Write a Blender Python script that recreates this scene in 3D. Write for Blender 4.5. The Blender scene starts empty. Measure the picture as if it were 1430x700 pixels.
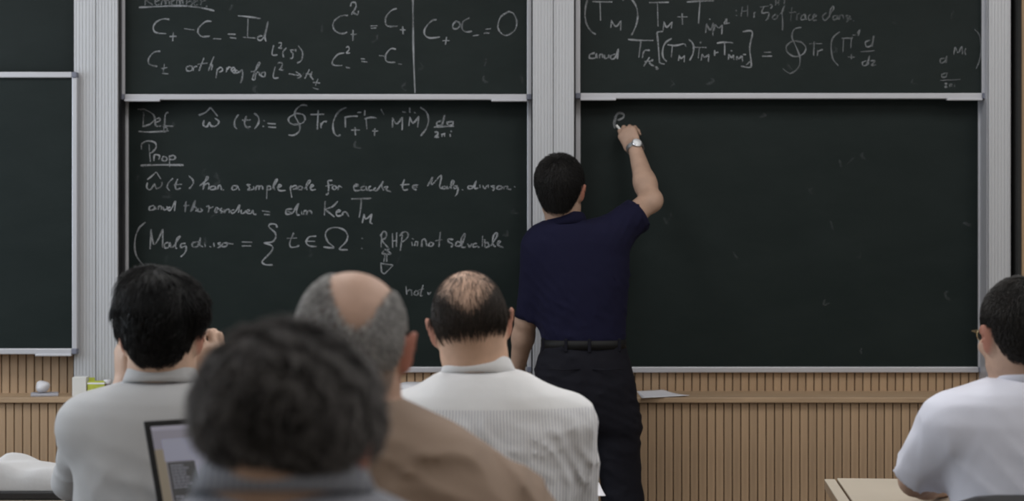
import bpy, bmesh, math, random
import numpy as np
from mathutils import Vector, Matrix, Euler
C = bpy.context.scene
COL = C.collection
R = math.radians
# ------------------------------------------------------------------ camera, world, light, exposure
FPX = 2600.0; CAMZ = 1.38; HY = 318.0
cam_d = bpy.data.cameras.new('camera'); cam = bpy.data.objects.new('camera', cam_d); COL.objects.link(cam)
cam.location = (0, 0, CAMZ); cam.rotation_euler = (R(90), 0, 0)
cam_d.sensor_fit = 'HORIZONTAL'; cam_d.sensor_width = 36; cam_d.lens = 36 * FPX / 1430
cam_d.shift_y = -(350 - HY) / 1430
cam_d.clip_start = .05; cam_d.clip_end = 60
cam_d.dof.use_dof = True; cam_d.dof.focus_distance = 5.6; cam_d.dof.aperture_fstop = 3.6
C.camera = cam
C.view_settings.view_transform = 'Standard'; C.view_settings.look = 'None'
C.view_settings.gamma = 1; C.view_settings.use_curve_mapping = False
C.view_settings.exposure = -2.45
w = bpy.data.worlds.new('world'); C.world = w; w.use_nodes = True
w.node_tree.nodes['Background'].inputs[0].default_value = (.80, .90, 1, 1)
w.node_tree.nodes['Background'].inputs[1].default_value = .35
LAMPS = [  # x, y, size x, size y, watts  (ceiling panels)
    (-2.55, 5.5, .6, 1.2, 120), (-.75, 5.5, .6, 1.2, 115), (.95, 5.5, .6, 1.2, 110), (2.5, 5.5, .6, 1.2, 90),
    (-2.55, 3.0, .6, 1.2, 45), (-.75, 3.0, .6, 1.2, 50), (.95, 3.0, .6, 1.2, 55), (2.5, 3.0, .6, 1.2, 100),
    (-2.55, .4, .6, 1.2, 22), (-.75, .4, .6, 1.2, 18), (.95, .4, .6, 1.2, 18), (2.5, .4, .6, 1.2, 16)]
CEIL = 3.15
for i, (x, y, sx, sy, wt) in enumerate(LAMPS):
    l = bpy.data.lights.new('panel_lamp', 'AREA'); l.shape = 'RECTANGLE'; l.size = sx; l.size_y = sy; l.energy = wt
    l.color = (1.0, .985, .97)
    o = bpy.data.objects.new('panel_lamp', l); COL.objects.link(o); o.location = (x, y, CEIL - .03)

for y in (3.05, 5.45):      # added lights at two made-up left-wall windows, brightening the left side
    l = bpy.data.lights.new('window_daylight', 'AREA'); l.shape = 'RECTANGLE'; l.size = 1.5; l.size_y = 1.6; l.energy = 130 if y < 4 else 230; l.color = (.80, .90, 1)
    o = bpy.data.objects.new('window_daylight', l); COL.objects.link(o); o.location = (-4.12, y, 1.8); o.rotation_euler = (0, R(-90), 0)

# ------------------------------------------------------------------ helpers
def P(px, py, Y):
    return Vector(((px - 715) / FPX * Y, Y, CAMZ - (py - HY) / FPX * Y))
def X_(px, Y): return (px - 715) / FPX * Y
def Z_(py, Y): return CAMZ - (py - HY) / FPX * Y

def mat(name, col, rough=.6, metal=0, spec=.5, var=0, vscale=8, vstretch=(1, 1, 1), bump=0, bscale=60, bstretch=(1, 1, 1),
        rand=0, emit=None, emit_s=0, sheen=0, col2=None, sss=0):
    m = bpy.data.materials.new(name); m.use_nodes = True
    nt = m.node_tree; b = nt.nodes['Principled BSDF']; N = nt.nodes; L = nt.links
    b.inputs['Base Color'].default_value = (*col, 1); b.inputs['Roughness'].default_value = rough
    b.inputs['Metallic'].default_value = metal; b.inputs['Specular IOR Level'].default_value = spec
    tc = N.new('ShaderNodeTexCoord')
    def coords(st):
        mp = N.new('ShaderNodeMapping'); mp.inputs['Scale'].default_value = st
        L.new(tc.outputs['Object'], mp.inputs['Vector']); return mp.outputs[0]
    last = None
    if var or col2:
        n = N.new('ShaderNodeTexNoise'); n.inputs['Scale'].default_value = vscale; n.inputs['Detail'].default_value = 5
        L.new(coords(vstretch), n.inputs['Vector'])
        mr = N.new('ShaderNodeMapRange'); mr.inputs[1].default_value = .3; mr.inputs[2].default_value = .7
        L.new(n.outputs[0], mr.inputs[0])
        mx = N.new('ShaderNodeMix'); mx.data_type = 'RGBA'
        c2 = col2 or tuple(min(1, c * (1 + var)) for c in col)
        c1 = col if col2 else tuple(c * (1 - var) for c in col)
        mx.inputs[6].default_value = (*c1, 1); mx.inputs[7].default_value = (*c2, 1)
        L.new(mr.outputs[0], mx.inputs[0]); last = mx.outputs[2]
        L.new(last, b.inputs['Base Color'])
    if rand:
        oi = N.new('ShaderNodeObjectInfo'); hs = N.new('ShaderNodeHueSaturation')
        mr2 = N.new('ShaderNodeMapRange'); mr2.inputs[3].default_value = 1 - rand; mr2.inputs[4].default_value = 1 + rand
        L.new(oi.outputs['Random'], mr2.inputs[0]); L.new(mr2.outputs[0], hs.inputs['Value'])
        if last: L.new(last, hs.inputs['Color'])
        else: hs.inputs['Color'].default_value = (*col, 1)
        L.new(hs.outputs[0], b.inputs['Base Color'])
    if bump:
        n2 = N.new('ShaderNodeTexNoise'); n2.inputs['Scale'].default_value = bscale; n2.inputs['Detail'].default_value = 4
        L.new(coords(bstretch), n2.inputs['Vector'])
        bp = N.new('ShaderNodeBump'); bp.inputs['Strength'].default_value = bump; bp.inputs['Distance'].default_value = .01
        L.new(n2.outputs[0], bp.inputs['Height']); L.new(bp.outputs[0], b.inputs['Normal'])
    if emit:
        b.inputs['Emission Color'].default_value = (*emit, 1); b.inputs['Emission Strength'].default_value = emit_s
    if sheen: b.inputs['Sheen Weight'].default_value = sheen
    if sss:
        b.inputs['Subsurface Weight'].default_value = sss; b.inputs['Subsurface Radius'].default_value = (.012, .005, .003)
        b.inputs['Subsurface Scale'].default_value = 1
    return m

def link(name, me, m=None, parent=None, loc=None):
    o = bpy.data.objects.new(name, me); COL.objects.link(o)
    if m is not None:
        for mm in (m if isinstance(m, (list, tuple)) else [m]): me.materials.append(mm)
    if parent is not None: o.parent = parent
    if loc is not None: o.location = loc
    return o
def tag(o, label=None, cat=None, group=None, kind=None):
    if label: o['label'] = label
    if cat: o['category'] = cat
    if group: o['group'] = group
    if kind: o['kind'] = kind
    return o
def empty(name, loc, rz=0):
    o = bpy.data.objects.new(name, None); COL.objects.link(o); o.location = loc; o.rotation_euler = (0, 0, rz)
    o.empty_display_size = .1; return o
def from_bm(name, bm, m, parent=None, smooth=False, loc=None):
    me = bpy.data.meshes.new(name); bm.normal_update(); bm.to_mesh(me); bm.free()
    if smooth:
        for p in me.polygons: p.use_smooth = True
    return link(name, me, m, parent, loc)
def bm_box(bm, x0, x1, y0, y1, z0, z1, bev=0, M=None):
    t = bmesh.new(); bmesh.ops.create_cube(t, size=1)
    for v in t.verts:
        v.co = Vector((x0 + (v.co.x + .5) * (x1 - x0), y0 + (v.co.y + .5) * (y1 - y0), z0 + (v.co.z + .5) * (z1 - z0)))
    if bev: bmesh.ops.bevel(t, geom=t.edges[:], offset=bev, segments=2, affect='EDGES', profile=.5)
    if M is not None: bmesh.ops.transform(t, matrix=M, verts=t.verts)
    me = bpy.data.meshes.new('t'); t.to_mesh(me); t.free(); bm.from_mesh(me); bpy.data.meshes.remove(me)
def box(name, x0, x1, y0, y1, z0, z1, m, parent=None, bev=0, M=None, loc=None):
    bm = bmesh.new(); bm_box(bm, x0, x1, y0, y1, z0, z1, bev, M); return from_bm(name, bm, m, parent, loc=loc)
def tube_mesh(bm, pts, rad, seg=8, caps=True):
    pts = [Vector(p) for p in pts]; n = len(pts)
    rs = rad if isinstance(rad, (list, tuple)) else [rad] * n
    rings = []; up = None
    for i in range(n):
        d = (pts[min(i + 1, n - 1)] - pts[max(i - 1, 0)]).normalized()
        if up is None: up = Vector((0, 0, 1)) if abs(d.z) < .9 else Vector((1, 0, 0))
        s = d.cross(up).normalized(); up = s.cross(d).normalized()
        rings.append([bm.verts.new(pts[i] + (s * math.cos(a) + up * math.sin(a)) * rs[i]) for a in [2 * math.pi * k / seg for k in range(seg)]])
    for a, b in zip(rings[:-1], rings[1:]):
        for k in range(seg): bm.faces.new((a[k], a[(k + 1) % seg], b[(k + 1) % seg], b[k]))
    if caps:
        bm.faces.new(rings[0]); bm.faces.new(rings[-1][::-1])
    bmesh.ops.recalc_face_normals(bm, faces=bm.faces[:])
def tube(name, pts, rad, m, parent=None, seg=8, loc=None):
    bm = bmesh.new(); tube_mesh(bm, pts, rad, seg); return from_bm(name, bm, m, parent, True, loc)
def lathe(name, prof, m, parent=None, seg=28, loc=(0, 0, 0), closed=True):
    bm = bmesh.new(); rings = []
    for r, z in prof: rings.append([bm.verts.new((r * math.cos(2 * math.pi * k / seg), r * math.sin(2 * math.pi * k / seg), z)) for k in range(seg)])
    for a, b in zip(rings[:-1], rings[1:]):
        for k in range(seg): bm.faces.new((a[k], a[(k + 1) % seg], b[(k + 1) % seg], b[k]))
    if closed: bm.faces.new(rings[0][::-1]); bm.faces.new(rings[-1])
    bmesh.ops.recalc_face_normals(bm, faces=bm.faces[:])
    return from_bm(name, bm, m, parent, True, loc)

# ------------------------------------------------------------------ materials of the place
M_alu = mat('brushed_aluminium', (.525, .535, .56), .42, .35, .5, var=.03, vscale=2, vstretch=(12, 12, .3))
M_alu2 = mat('frame_aluminium', (.52, .525, .56), .4, .35, .5)
M_cap = mat('grey_plastic_cap', (.16, .17, .22), .5)
M_black = mat('black_plastic', (.012, .012, .014), .5)
M_dark = mat('dark_gap', (.02, .02, .02), .9)
M_wood = mat('oak_slat', (.36, .245, .15), .55, var=.16, vscale=5, vstretch=(8, 8, .6), rand=.07, bump=.1, bscale=80, bstretch=(4, 4, .2))
M_ledge = mat('oak_ledge', (.36, .25, .155), .5, var=.15, vscale=5, vstretch=(.8, 8, 8), bump=.08, bscale=60, bstretch=(.2, 4, 4))
M_sidewood = mat('side_oak', (.33, .215, .12), .5, var=.2, vscale=5, vstretch=(8, 8, .5))
M_plaster = mat('plaster', (.55, .53, .49), .9, bump=.1)
M_ceil = mat('ceiling_tile', (.7, .7, .68), .9, bump=.2)
M_floor = mat('floor_vinyl', (.22, .19, .16), .45, var=.1, vscale=4)
def board_mat():
    m = mat('green_chalkboard', (.010, .015, .014), .5, 0, .20)
    nt = m.node_tree; N = nt.nodes; L = nt.links; b = N['Principled BSDF']
    tc = N.new('ShaderNodeTexCoord'); mp = N.new('ShaderNodeMapping'); mp.inputs['Scale'].default_value = (1.2, 1, 3)
    mp.inputs['Rotation'].default_value = (0, .5, 0)
    n = N.new('ShaderNodeTexNoise'); n.inputs['Scale'].default_value = 2.2; n.inputs['Detail'].default_value = 8; n.inputs['Roughness'].default_value = .7
    L.new(tc.outputs['Object'], mp.inputs[0]); L.new(mp.outputs[0], n.inputs['Vector'])
    r = N.new('ShaderNodeValToRGB'); e = r.color_ramp.elements
    e[0].position = .35; e[0].color = (.0060, .0115, .0110, 1); e[1].position = .8; e[1].color = (.012, .0185, .0178, 1)
    L.new(n.outputs[0], r.inputs[0]); L.new(r.outputs[0], b.inputs['Base Color'])
    return m
M_board = board_mat()
def chalk_mat(name, lo, hi, col=(.43, .45, .475)):
    m = bpy.data.materials.new(name); m.use_nodes = True; nt = m.node_tree; N = nt.nodes; L = nt.links
    b = N['Principled BSDF']; b.inputs['Base Color'].default_value = (*col, 1); b.inputs['Roughness'].default_value = .95
    b.inputs['Specular IOR Level'].default_value = .1
    tc = N.new('ShaderNodeTexCoord'); n = N.new('ShaderNodeTexNoise'); n.inputs['Scale'].default_value = 260; n.inputs['Detail'].default_value = 3
    n3 = N.new('ShaderNodeTexNoise'); n3.inputs['Scale'].default_value = 14
    L.new(tc.outputs['Object'], n.inputs['Vector']); L.new(tc.outputs['Object'], n3.inputs['Vector'])
    ad = N.new('ShaderNodeMath'); ad.operation = 'ADD'; L.new(n.outputs[0], ad.inputs[0]); L.new(n3.outputs[0], ad.inputs[1])
    mr = N.new('ShaderNodeMapRange'); mr.inputs[1].default_value = .8; mr.inputs[2].default_value = 1.25
    mr.inputs[3].default_value = lo; mr.inputs[4].default_value = hi
    L.new(ad.outputs[0], mr.inputs[0]); L.new(mr.outputs[0], b.inputs['Alpha'])
    return m
M_chalk = chalk_mat('chalk', .22, .75)
M_chalk_faint = chalk_mat('faint_chalk', .10, .45)

# ------------------------------------------------------------------ room shell
XL, XR, YB, YW = -4.2, 3.4, -1.4, 7.47
def struct(name, *a, **k):
    o = box(name, *a, **k); o['kind'] = 'structure'; return o
wall = struct('wall_front', XL, XR, YW, YW + .12, 0, CEIL, M_dark)
struct('wall_left', XL - .12, XL, YB, YW + .12, 0, CEIL, M_plaster)
struct('wall_right', XR, XR + .12, YB, YW + .12, 0, CEIL, M_plaster)
struct('wall_back', XL, XR, YB - .12, YB, 0, CEIL, M_plaster)
struct('floor', XL - .12, XR + .12, YB - .12, YW + .12, -.1, 0, M_floor)
struct('ceiling', XL - .12, XR + .12, YB - .12, YW + .12, CEIL, CEIL + .1, M_ceil)
# ceiling light fittings
M_diff = mat('light_diffuser', (.8, .8, .8), .5, emit=(1, .97, .93), emit_s=3.0)
for i, (x, y, sx, sy, wt) in enumerate(LAMPS):
    t = empty('ceiling_light', (x, y, CEIL))
    box('housing', -sx / 2 - .03, sx / 2 + .03, -sy / 2 - .03, sy / 2 + .03, -.02, -.001, M_alu2, t)
    box('diffuser', -sx / 2, sx / 2, -sy / 2, sy / 2, -.024, -.0201, M_diff, t)
    tag(t, '%s ceiling light panel of the row %s' % (('leftmost', 'second from left', 'third from left', 'rightmost')[i % 4], ('nearest the chalkboards', 'above the seated men', 'behind the seated men')[i // 4]), 'ceiling light', 'ceiling light panels')
# wooden slats: pieces of the front wall
LEDGE_T = .729; YF = 7.15
def backing_mat():
    m = mat('slat_backing', (.03, .02, .015), .9); nt = m.node_tree; N = nt.nodes; L = nt.links
    tc = N.new('ShaderNodeTexCoord'); wv = N.new('ShaderNodeTexWave'); wv.bands_direction = 'Z'; wv.inputs['Scale'].default_value = 28
    L.new(tc.outputs['Object'], wv.inputs[0]); r = N.new('ShaderNodeValToRGB')
    r.color_ramp.elements[0].position = .55; r.color_ramp.elements[0].color = (.012, .008, .006, 1)
    r.color_ramp.elements[1].position = .7; r.color_ramp.elements[1].color = (.11, .072, .042, 1)
    L.new(wv.outputs[0], r.inputs[0]); L.new(r.outputs[0], N['Principled BSDF'].inputs['Base Color']); return m
M_back = backing_mat()
bx = box('slat_backing', XL, XR, YF + .008, YF + .02, 0, LEDGE_T - .022, M_back, wall)
XC = X_(103, 7.28); YLB = 7.335     # left bay pulled forward, shaped so its shallow recess catches more light
box('slat_backing', XC, 2.0, YW - .045, YW, LEDGE_T, 1.0, M_back, wall); box('slat_backing', XL, XC, YLB, YW, LEDGE_T, 1.0, M_back, wall)
PITCH = 11.8 / FPX * YF
def slat_mesh(z0, z1, wd):
    bm = bmesh.new(); bm_box(bm, -wd / 2, wd / 2, -.008, 0, z0, z1)
    bmesh.ops.bevel(bm, geom=[e for e in bm.edges if abs(e.verts[0].co.z - e.verts[1].co.z) > .1 and e.verts[0].co.y < -.004], offset=.0015, segments=1, affect='EDGES')
    me = bpy.data.meshes.new('slat'); bm.to_mesh(me); bm.free(); me.materials.append(M_wood); return me
me_lo = slat_mesh(.06, LEDGE_T - .024, PITCH - .0038); me_hi = slat_mesh(LEDGE_T, 1.0, PITCH - .0038)
x = -2.35; n = 0
while x < 2.35:
    o = bpy.data.objects.new('slat', me_lo); COL.objects.link(o); o.parent = wall; o.location = (x, YF + .008, 0)
    if x < 1.98:
        o = bpy.data.objects.new('slat', me_hi); COL.objects.link(o); o.parent = wall; o.location = (x, YW - .045 if x > XC else YLB, 0)
    x += PITCH
# the slats go on beyond the boards on both sides (joined, outside the photograph)
bm = bmesh.new(); xe = x
while xe < XR - .03: bm_box(bm, xe - PITCH / 2 + .0019, xe + PITCH / 2 - .0019, YF, YF + .008, .06, LEDGE_T - .024); xe += PITCH
xe = -2.35 - PITCH
while xe > XL + .03:
    bm_box(bm, xe - PITCH / 2 + .0019, xe + PITCH / 2 - .0019, YF, YF + .008, .06, LEDGE_T - .024)
    bm_box(bm, xe - PITCH / 2 + .0019, xe + PITCH / 2 - .0019, YLB - .008, YLB, LEDGE_T, 1.0); xe -= PITCH
so = from_bm('slat_field', bm, M_wood, wall); so['kind'] = 'stuff'
for k in range(2): box('wall_panel', XL + .002 + k * .4, XL + .396 + k * .4, YLB - .03, YLB - .01, LEDGE_T + .001, CEIL, M_sidewood, wall, bev=.002)
# plain oak panels right of the boards
for k in range(3):
    box('wall_panel', 1.985 + k * .46, 1.985 + k * .46 + .454, YW - .22, YW - .2, LEDGE_T + .001, CEIL, M_sidewood, wall, bev=.002)
box('wall_panel', 1.972, 1.984, YW - .22, YW, LEDGE_T + .001, CEIL, M_dark, wall)
led = box('trim_1', XL, XR, YF - .02, YW - .046, LEDGE_T - .021, LEDGE_T, M_ledge, bev=.003); tag(led, kind='structure')
sk = box('baseboard_front', XL, XR, YF - .012, YF + .006, 0, .06, M_black); tag(sk, kind='structure')

# ------------------------------------------------------------------ rail columns between the boards
def column(x0, x1, nprof, label, gm=None):
    t = empty('rail_column', ((x0 + x1) / 2, 7.3, LEDGE_T)); cx = (x0 + x1) / 2
    W = (x1 - x0) / nprof
    for k in range(nprof):
        bm = bmesh.new(); a = x0 + k * W - cx + .0012; b = x0 + (k + 1) * W - cx - .0012
        bm_box(bm, a, b, -.02, .12, 0, CEIL - LEDGE_T)
        for f in (.06, .2, .34, .5, .66, .8, .94):     # ribs of the extrusion
            c = a + (b - a) * f; hw = .0028 if f in (.06, .94) else .0045
            bm_box(bm, c - hw, c + hw, -.0222, -.0195, 0, CEIL - LEDGE_T, .0006)
        from_bm('profile', bm, M_alu, t)
    for xx in (x0 - cx - .004, x1 - cx + .001):
        box('guide_strip', xx, xx + .003, -.01, .12, 0, CEIL - LEDGE_T, gm or M_black, t)  # gap tone painted on: black for shade, bright metal for reflected light
    tag(t, label, 'rail column')
column(X_(103, 7.28), X_(165, 7.28), 2, 'ribbed aluminium guide column between left chalkboards and the written ones')
column(X_(743.5, 7.28), X_(802, 7.28), 2, 'ribbed aluminium guide column behind the standing man, between written and blank boards')
column(X_(1380.5, 7.28), X_(1411, 7.28), 1, 'narrow ribbed aluminium column at the right end beside the oak wall panel', M_alu2)

# ------------------------------------------------------------------ chalkboards
def chalkboard(px0, px1, z0, z1, Y, label, fr=.020, nohandle=False, xs=None):
    x0, x1 = (X_(px0, Y), X_(px1, Y)) if xs is None else xs
    cx = (x0 + x1) / 2; t = empty('chalkboard', (cx, Y, z0)); H = z1 - z0; a = x0 - cx; b = x1 - cx
    box('writing_surface', a + fr * .5, b - fr * .5, .012, .03, fr * .5, H - fr * .5, M_board, t)
    for s, (u, v) in enumerate(((a, a + fr), (b - fr, b))):
        box('side_rail', u, v, 0, .032, fr, H - fr, M_alu2, t, bev=.003)
    box('bottom_rail', a + fr, b - fr, -.004, .032, 0, fr * 1.12, M_alu2, t, bev=.003)
    box('top_rail', a + fr, b - fr, -.004, .032, H - fr * 1.12, H, M_alu2, t, bev=.003)
    for u in (a, b - fr):
        for zz in (0, H - fr * 1.15): box('corner_cap', u, u + fr, -.006, .033, zz, zz + fr * 1.15, M_cap, t, bev=.004)
    if not nohandle:
        for u in (a + .02, b - .16): box('handle_strip', u, u + .14, -.012, .01, -.007, .002, M_alu2, t, bev=.002)
    tag(t, label, 'chalkboard'); t['Y'] = Y; return t
YU, YL_, YN = 7.33, 7.40, 7.245
b_ml = chalkboard(172, 743.2, Z_(520.5, YL_), 1.96, YL_, 'lower green chalkboard with the chalk definition and proposition', nohandle=True)
b_mu = chalkboard(167, 743, Z_(139.5, YU), 2.98, YU, 'upper green chalkboard with the C plus and C minus equations')
b_rl = chalkboard(803.6, 1373.5, Z_(520.5, YL_), 1.96, YL_, 'lower nearly blank green chalkboard the standing man writes on', nohandle=True)
b_ru = chalkboard(803.3, 1378.5, Z_(138, YU), 2.98, YU, 'upper green chalkboard with the long trace formula in chalk')
b_ll = chalkboard(0, 107.5, Z_(495, YN), Z_(100.5, YN), YN, 'blank lower green chalkboard at the far left with its frame ending above the oak slats', xs=(X_(107.5, YN) - 1.6, X_(107.5, YN)))
b_lu = chalkboard(0, 107, Z_(130, 7.33), 2.98, 7.34, 'blank upper green chalkboard at the far left', xs=(X_(110, 7.34) - 1.6, X_(110, 7.34)))
# ------------------------------------------------------------------ chalk writing (strokes traced at 5x; tile origin in photo pixels)
def strokes(s, ox, oy, sc=5.0):
    out = []
    for st in s.split('|'):
        st = st.strip()
        if not st: continue
        out.append([(ox + float(a) / sc, oy + float(b) / sc) for a, b in (p.split(',') for p in st.split())])
    return out
def catmull(p, n=5):
    if len(p) < 3: return p
    q = [p[0]] + p + [p[-1]]; o = []
    for i in range(1, len(q) - 2):
        for k in range(n):
            t = k / n
            o.append(tuple(.5 * ((2 * q[i][c]) + (-q[i - 1][c] + q[i + 1][c]) * t + (2 * q[i - 1][c] - 5 * q[i][c] + 4 * q[i + 1][c] - q[i + 2][c]) * t * t + (-q[i - 1][c] + 3 * q[i][c] - 3 * q[i + 1][c] + q[i + 2][c]) * t ** 3) for c in (0, 1)))
    o.append(p[-1]); return o
crnd = random.Random(4)
def write(board, items, width=1.15, m=None, name='chalk_word'):
    # strokes that nearly touch belong to one word
    items = list(items); bb = [(min(p[0] for p in s), max(p[0] for p in s), min(p[1] for p in s), max(p[1] for p in s)) for s in items]; par = list(range(len(items)))
    def find(i):
        while par[i] != i: i = par[i]
        return i
    for i in range(len(items)):
        for j in range(i):
            a, b = bb[i], bb[j]
            if a[0] - 3.4 < b[1] and b[0] - 3.4 < a[1] and a[2] - 5 < b[3] and b[2] - 5 < a[3]: par[find(i)] = find(j)
    for r_ in sorted(set(find(i) for i in range(len(items)))):
        write_word(board, [items[i] for i in range(len(items)) if find(i) == r_], width, m, name)
def write_word(board, items, width, m, name):
    Y = board['Y'] + .0118; bl = board.location
    bm = bmesh.new()
    for st in items:
        pts = catmull(st)
        W = [Vector((X_(a, Y) - bl.x, 0, Z_(b, Y) - bl.z)) for a, b in pts]
        if len(W) == 2 and (W[1] - W[0]).length < .006: W[1] = W[0] + Vector((.005, 0, -.004))
        n = len(W); L = []; Rr = []; ph = crnd.random() * 6
        for i in range(n):
            d = (W[min(i + 1, n - 1)] - W[max(i - 1, 0)])
            d = d.normalized() if d.length > 1e-7 else Vector((1, 0, 0))
            s = Vector((-d.z, 0, d.x)); wd = width * .93 / FPX * Y * (.95 + .25 * math.sin(ph + i * .7)) * (.75 if i in (0, n - 1) else 1)
            y = .0118 - .0006 - Y + board['Y'] + .0
            y = .0112
            L.append(bm.verts.new((W[i].x + s.x * wd, y, W[i].z + s.z * wd))); Rr.append(bm.verts.new((W[i].x - s.x * wd, y, W[i].z - s.z * wd)))
        for i in range(n - 1): bm.faces.new((L[i], L[i + 1], Rr[i + 1], Rr[i]))
    o = from_bm(name, bm, m or M_chalk, board); o['kind'] = 'stuff'; return o
A1 = lambda s: strokes(s, 170, 0)
A2 = lambda s: strokes(s, 456, 0)
B1 = lambda s: strokes(s, 180, 140)
B2 = lambda s: strokes(s, 456, 140)
B3 = lambda s: strokes(s, 180, 280)
B4 = lambda s: strokes(s, 456, 280)
C1 = lambda s: strokes(s, 803, 0)
C2 = lambda s: strokes(s, 1089, 0)
write(b_mu, A1("165,-30 163,35|150,-25 190,-35 200,-10 170,0 218,35|232,15 262,0 252,-15 235,5 240,35 265,30|275,38 283,5 300,0 305,36 312,5 328,2 334,36|345,12 368,0 360,-12 345,8 352,36 372,30|382,38 388,2 402,0 404,34 412,4 424,4 428,36|455,-30 452,42|452,20 480,8 492,24 478,42 452,40|502,18 528,5 518,-10 504,8 510,38 532,30|550,-5 556,15 552,38|556,12 575,5 590,2|585,45 598,44"), .95, M_chalk_faint)
write(b_mu, A1("120,52 250,46 400,41 540,52 648,76"), 1.2)
write(b_mu, A1("335,137 290,132 240,155 220,195 240,228 310,235|335,255 382,253|360,225 356,288|437,200 508,210|628,150 590,150 545,185 532,225 560,255 615,252|638,270 695,272|740,238 795,240|755,262 800,268|812,110 890,118 972,130|882,130 878,262|845,260 935,266|985,250 955,255 950,275 975,280 1000,240 1022,150 1000,250 1008,290"), 1.1)
write(b_mu, A1("270,358 225,365 188,410 195,450 248,465|275,480 318,472|298,448 290,500|283,512 325,516|475,462 452,470 458,495 490,490 490,465 470,458|500,495 505,470 528,462|540,495 560,440 575,405|530,450 600,440|605,495 625,440 645,395|612,470 632,452 625,490|668,480 658,545|665,490 690,470 705,490 680,505|735,470 730,505|735,490 750,468 765,475|765,500 790,485 780,470 765,490 785,510 800,500|815,500 800,490 790,510 818,505 845,490 838,560 825,580|900,500 930,495 965,445 955,440 930,500 912,550 930,555 935,520 955,500 965,530|975,510 1000,505 998,535 975,530 975,512|1072,465 1058,540 1095,543|1090,440 1120,440 1115,470 1100,485 1130,490|1165,515 1240,528|1215,500 1252,530 1225,548|1310,485 1278,550|1285,515 1330,520|1330,500 1318,530 1340,558|1335,575 1385,580|1370,550 1352,600|1333,612 1375,625"), 1.0)
write(b_mu, A1("1062,315 1050,380 1088,384|1095,300 1115,300 1110,325 1095,335 1120,338|1150,335 1125,365 1130,400|1205,350 1178,350 1195,375 1192,405 1175,408|1215,342 1215,362|1232,318 1262,365 1255,420 1225,440"), 1.0)
write(b_mu, A2("150,108 105,110 60,140 45,175 60,215 105,235 145,225|168,45 175,20 200,18 205,50 175,100 190,90 215,105 222,75|168,240 210,240|186,210 184,285|305,182 355,180|310,198 350,195|490,60 450,75 415,120 415,170 445,185 498,182|512,208 552,210|532,185 535,240"), 1.1)
write(b_mu, A2("125,370 80,380 42,425 50,455 110,458|135,335 150,325 158,345 140,370 165,370|135,470 163,474|240,410 268,412|245,428 285,434|368,388 402,392|485,345 450,340 415,380 420,430 480,435|500,445 528,450"), 1.0)
write(b_mu, A2("602,-250 603,0 605,200 608,400 618,650"), 1.25)
write(b_mu, A2("770,138 735,145 690,195 685,240 720,265 792,258|810,285 858,283|838,258 830,312|905,145 882,175 890,202 920,195 932,165 905,145|998,125 955,150 945,195 970,222 1015,218|1022,250 1065,245|1110,205 1148,200|1098,232 1140,230|1270,82 1215,120 1197,190 1225,238 1265,245 1315,210 1328,150 1305,95 1265,80"), 1.1)
write(b_ml, B1("105,80 98,185|60,65 110,65 165,95 180,130 150,165 95,185|180,155 215,145 210,125 185,140 190,180 225,178|275,85 255,100 250,160 245,215 262,215 268,195 240,180 312,182|68,218 150,222 280,214"), 1.15)
write(b_ml, B1("487,105 535,85 570,50|570,50 620,112|525,140 520,175 545,185 565,155 575,180 610,178 628,150 600,125|765,100 740,140 738,180 755,200|820,110 808,160 820,188 850,185|790,140 850,138|875,90 905,120 905,160 878,200|940,140 942,146|935,180 938,188|968,162 1025,166|972,188 1028,190|1248,38 1205,35 1165,70 1160,110 1190,170 1190,215 1150,245 1115,242|1170,92 1120,120 1118,150 1150,170 1210,160 1230,130 1215,100 1170,92|1268,100 1365,98|1322,70 1315,205|1342,195 1340,160|1340,175 1360,150 1382,150")
 + B2("140,50 85,80 48,150 50,220 75,250 98,240|130,115 132,190|128,120 170,112 218,112|172,208 232,208|200,190 202,245|215,85 242,85|268,70 266,108|275,125 282,200|265,130 310,120 352,125|318,215 360,215|338,195 335,250|380,62 400,100|462,120 460,190|462,125 490,165 530,118|530,118 528,208|528,82 555,84|580,50 582,88|612,84 618,90|582,115 575,180|582,120 605,160 645,112|645,112 636,190|655,50 695,80 712,130 700,190 658,250|800,145 770,155 775,175 805,168 825,105 812,172|840,150 850,175 880,170 878,150 845,155|855,150 888,150|748,188 820,184 890,182|755,225 775,222 775,240 755,258 785,256|800,240 830,232|808,240 805,255|822,238 825,255|862,235 865,255|866,215 868,218"), 1.2)
write(b_ml, B1("140,310 150,430|90,345 88,310 125,285 180,295 190,330 160,365 142,368|175,425 178,385 195,380 215,390 208,415|235,400 232,418 255,425 265,405 245,392 235,402|282,385 285,465|282,395 310,385 325,400 310,415 285,412"), 1.1)
write(b_ml, B1("82,456 220,452 382,453"), 1.45)
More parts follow.
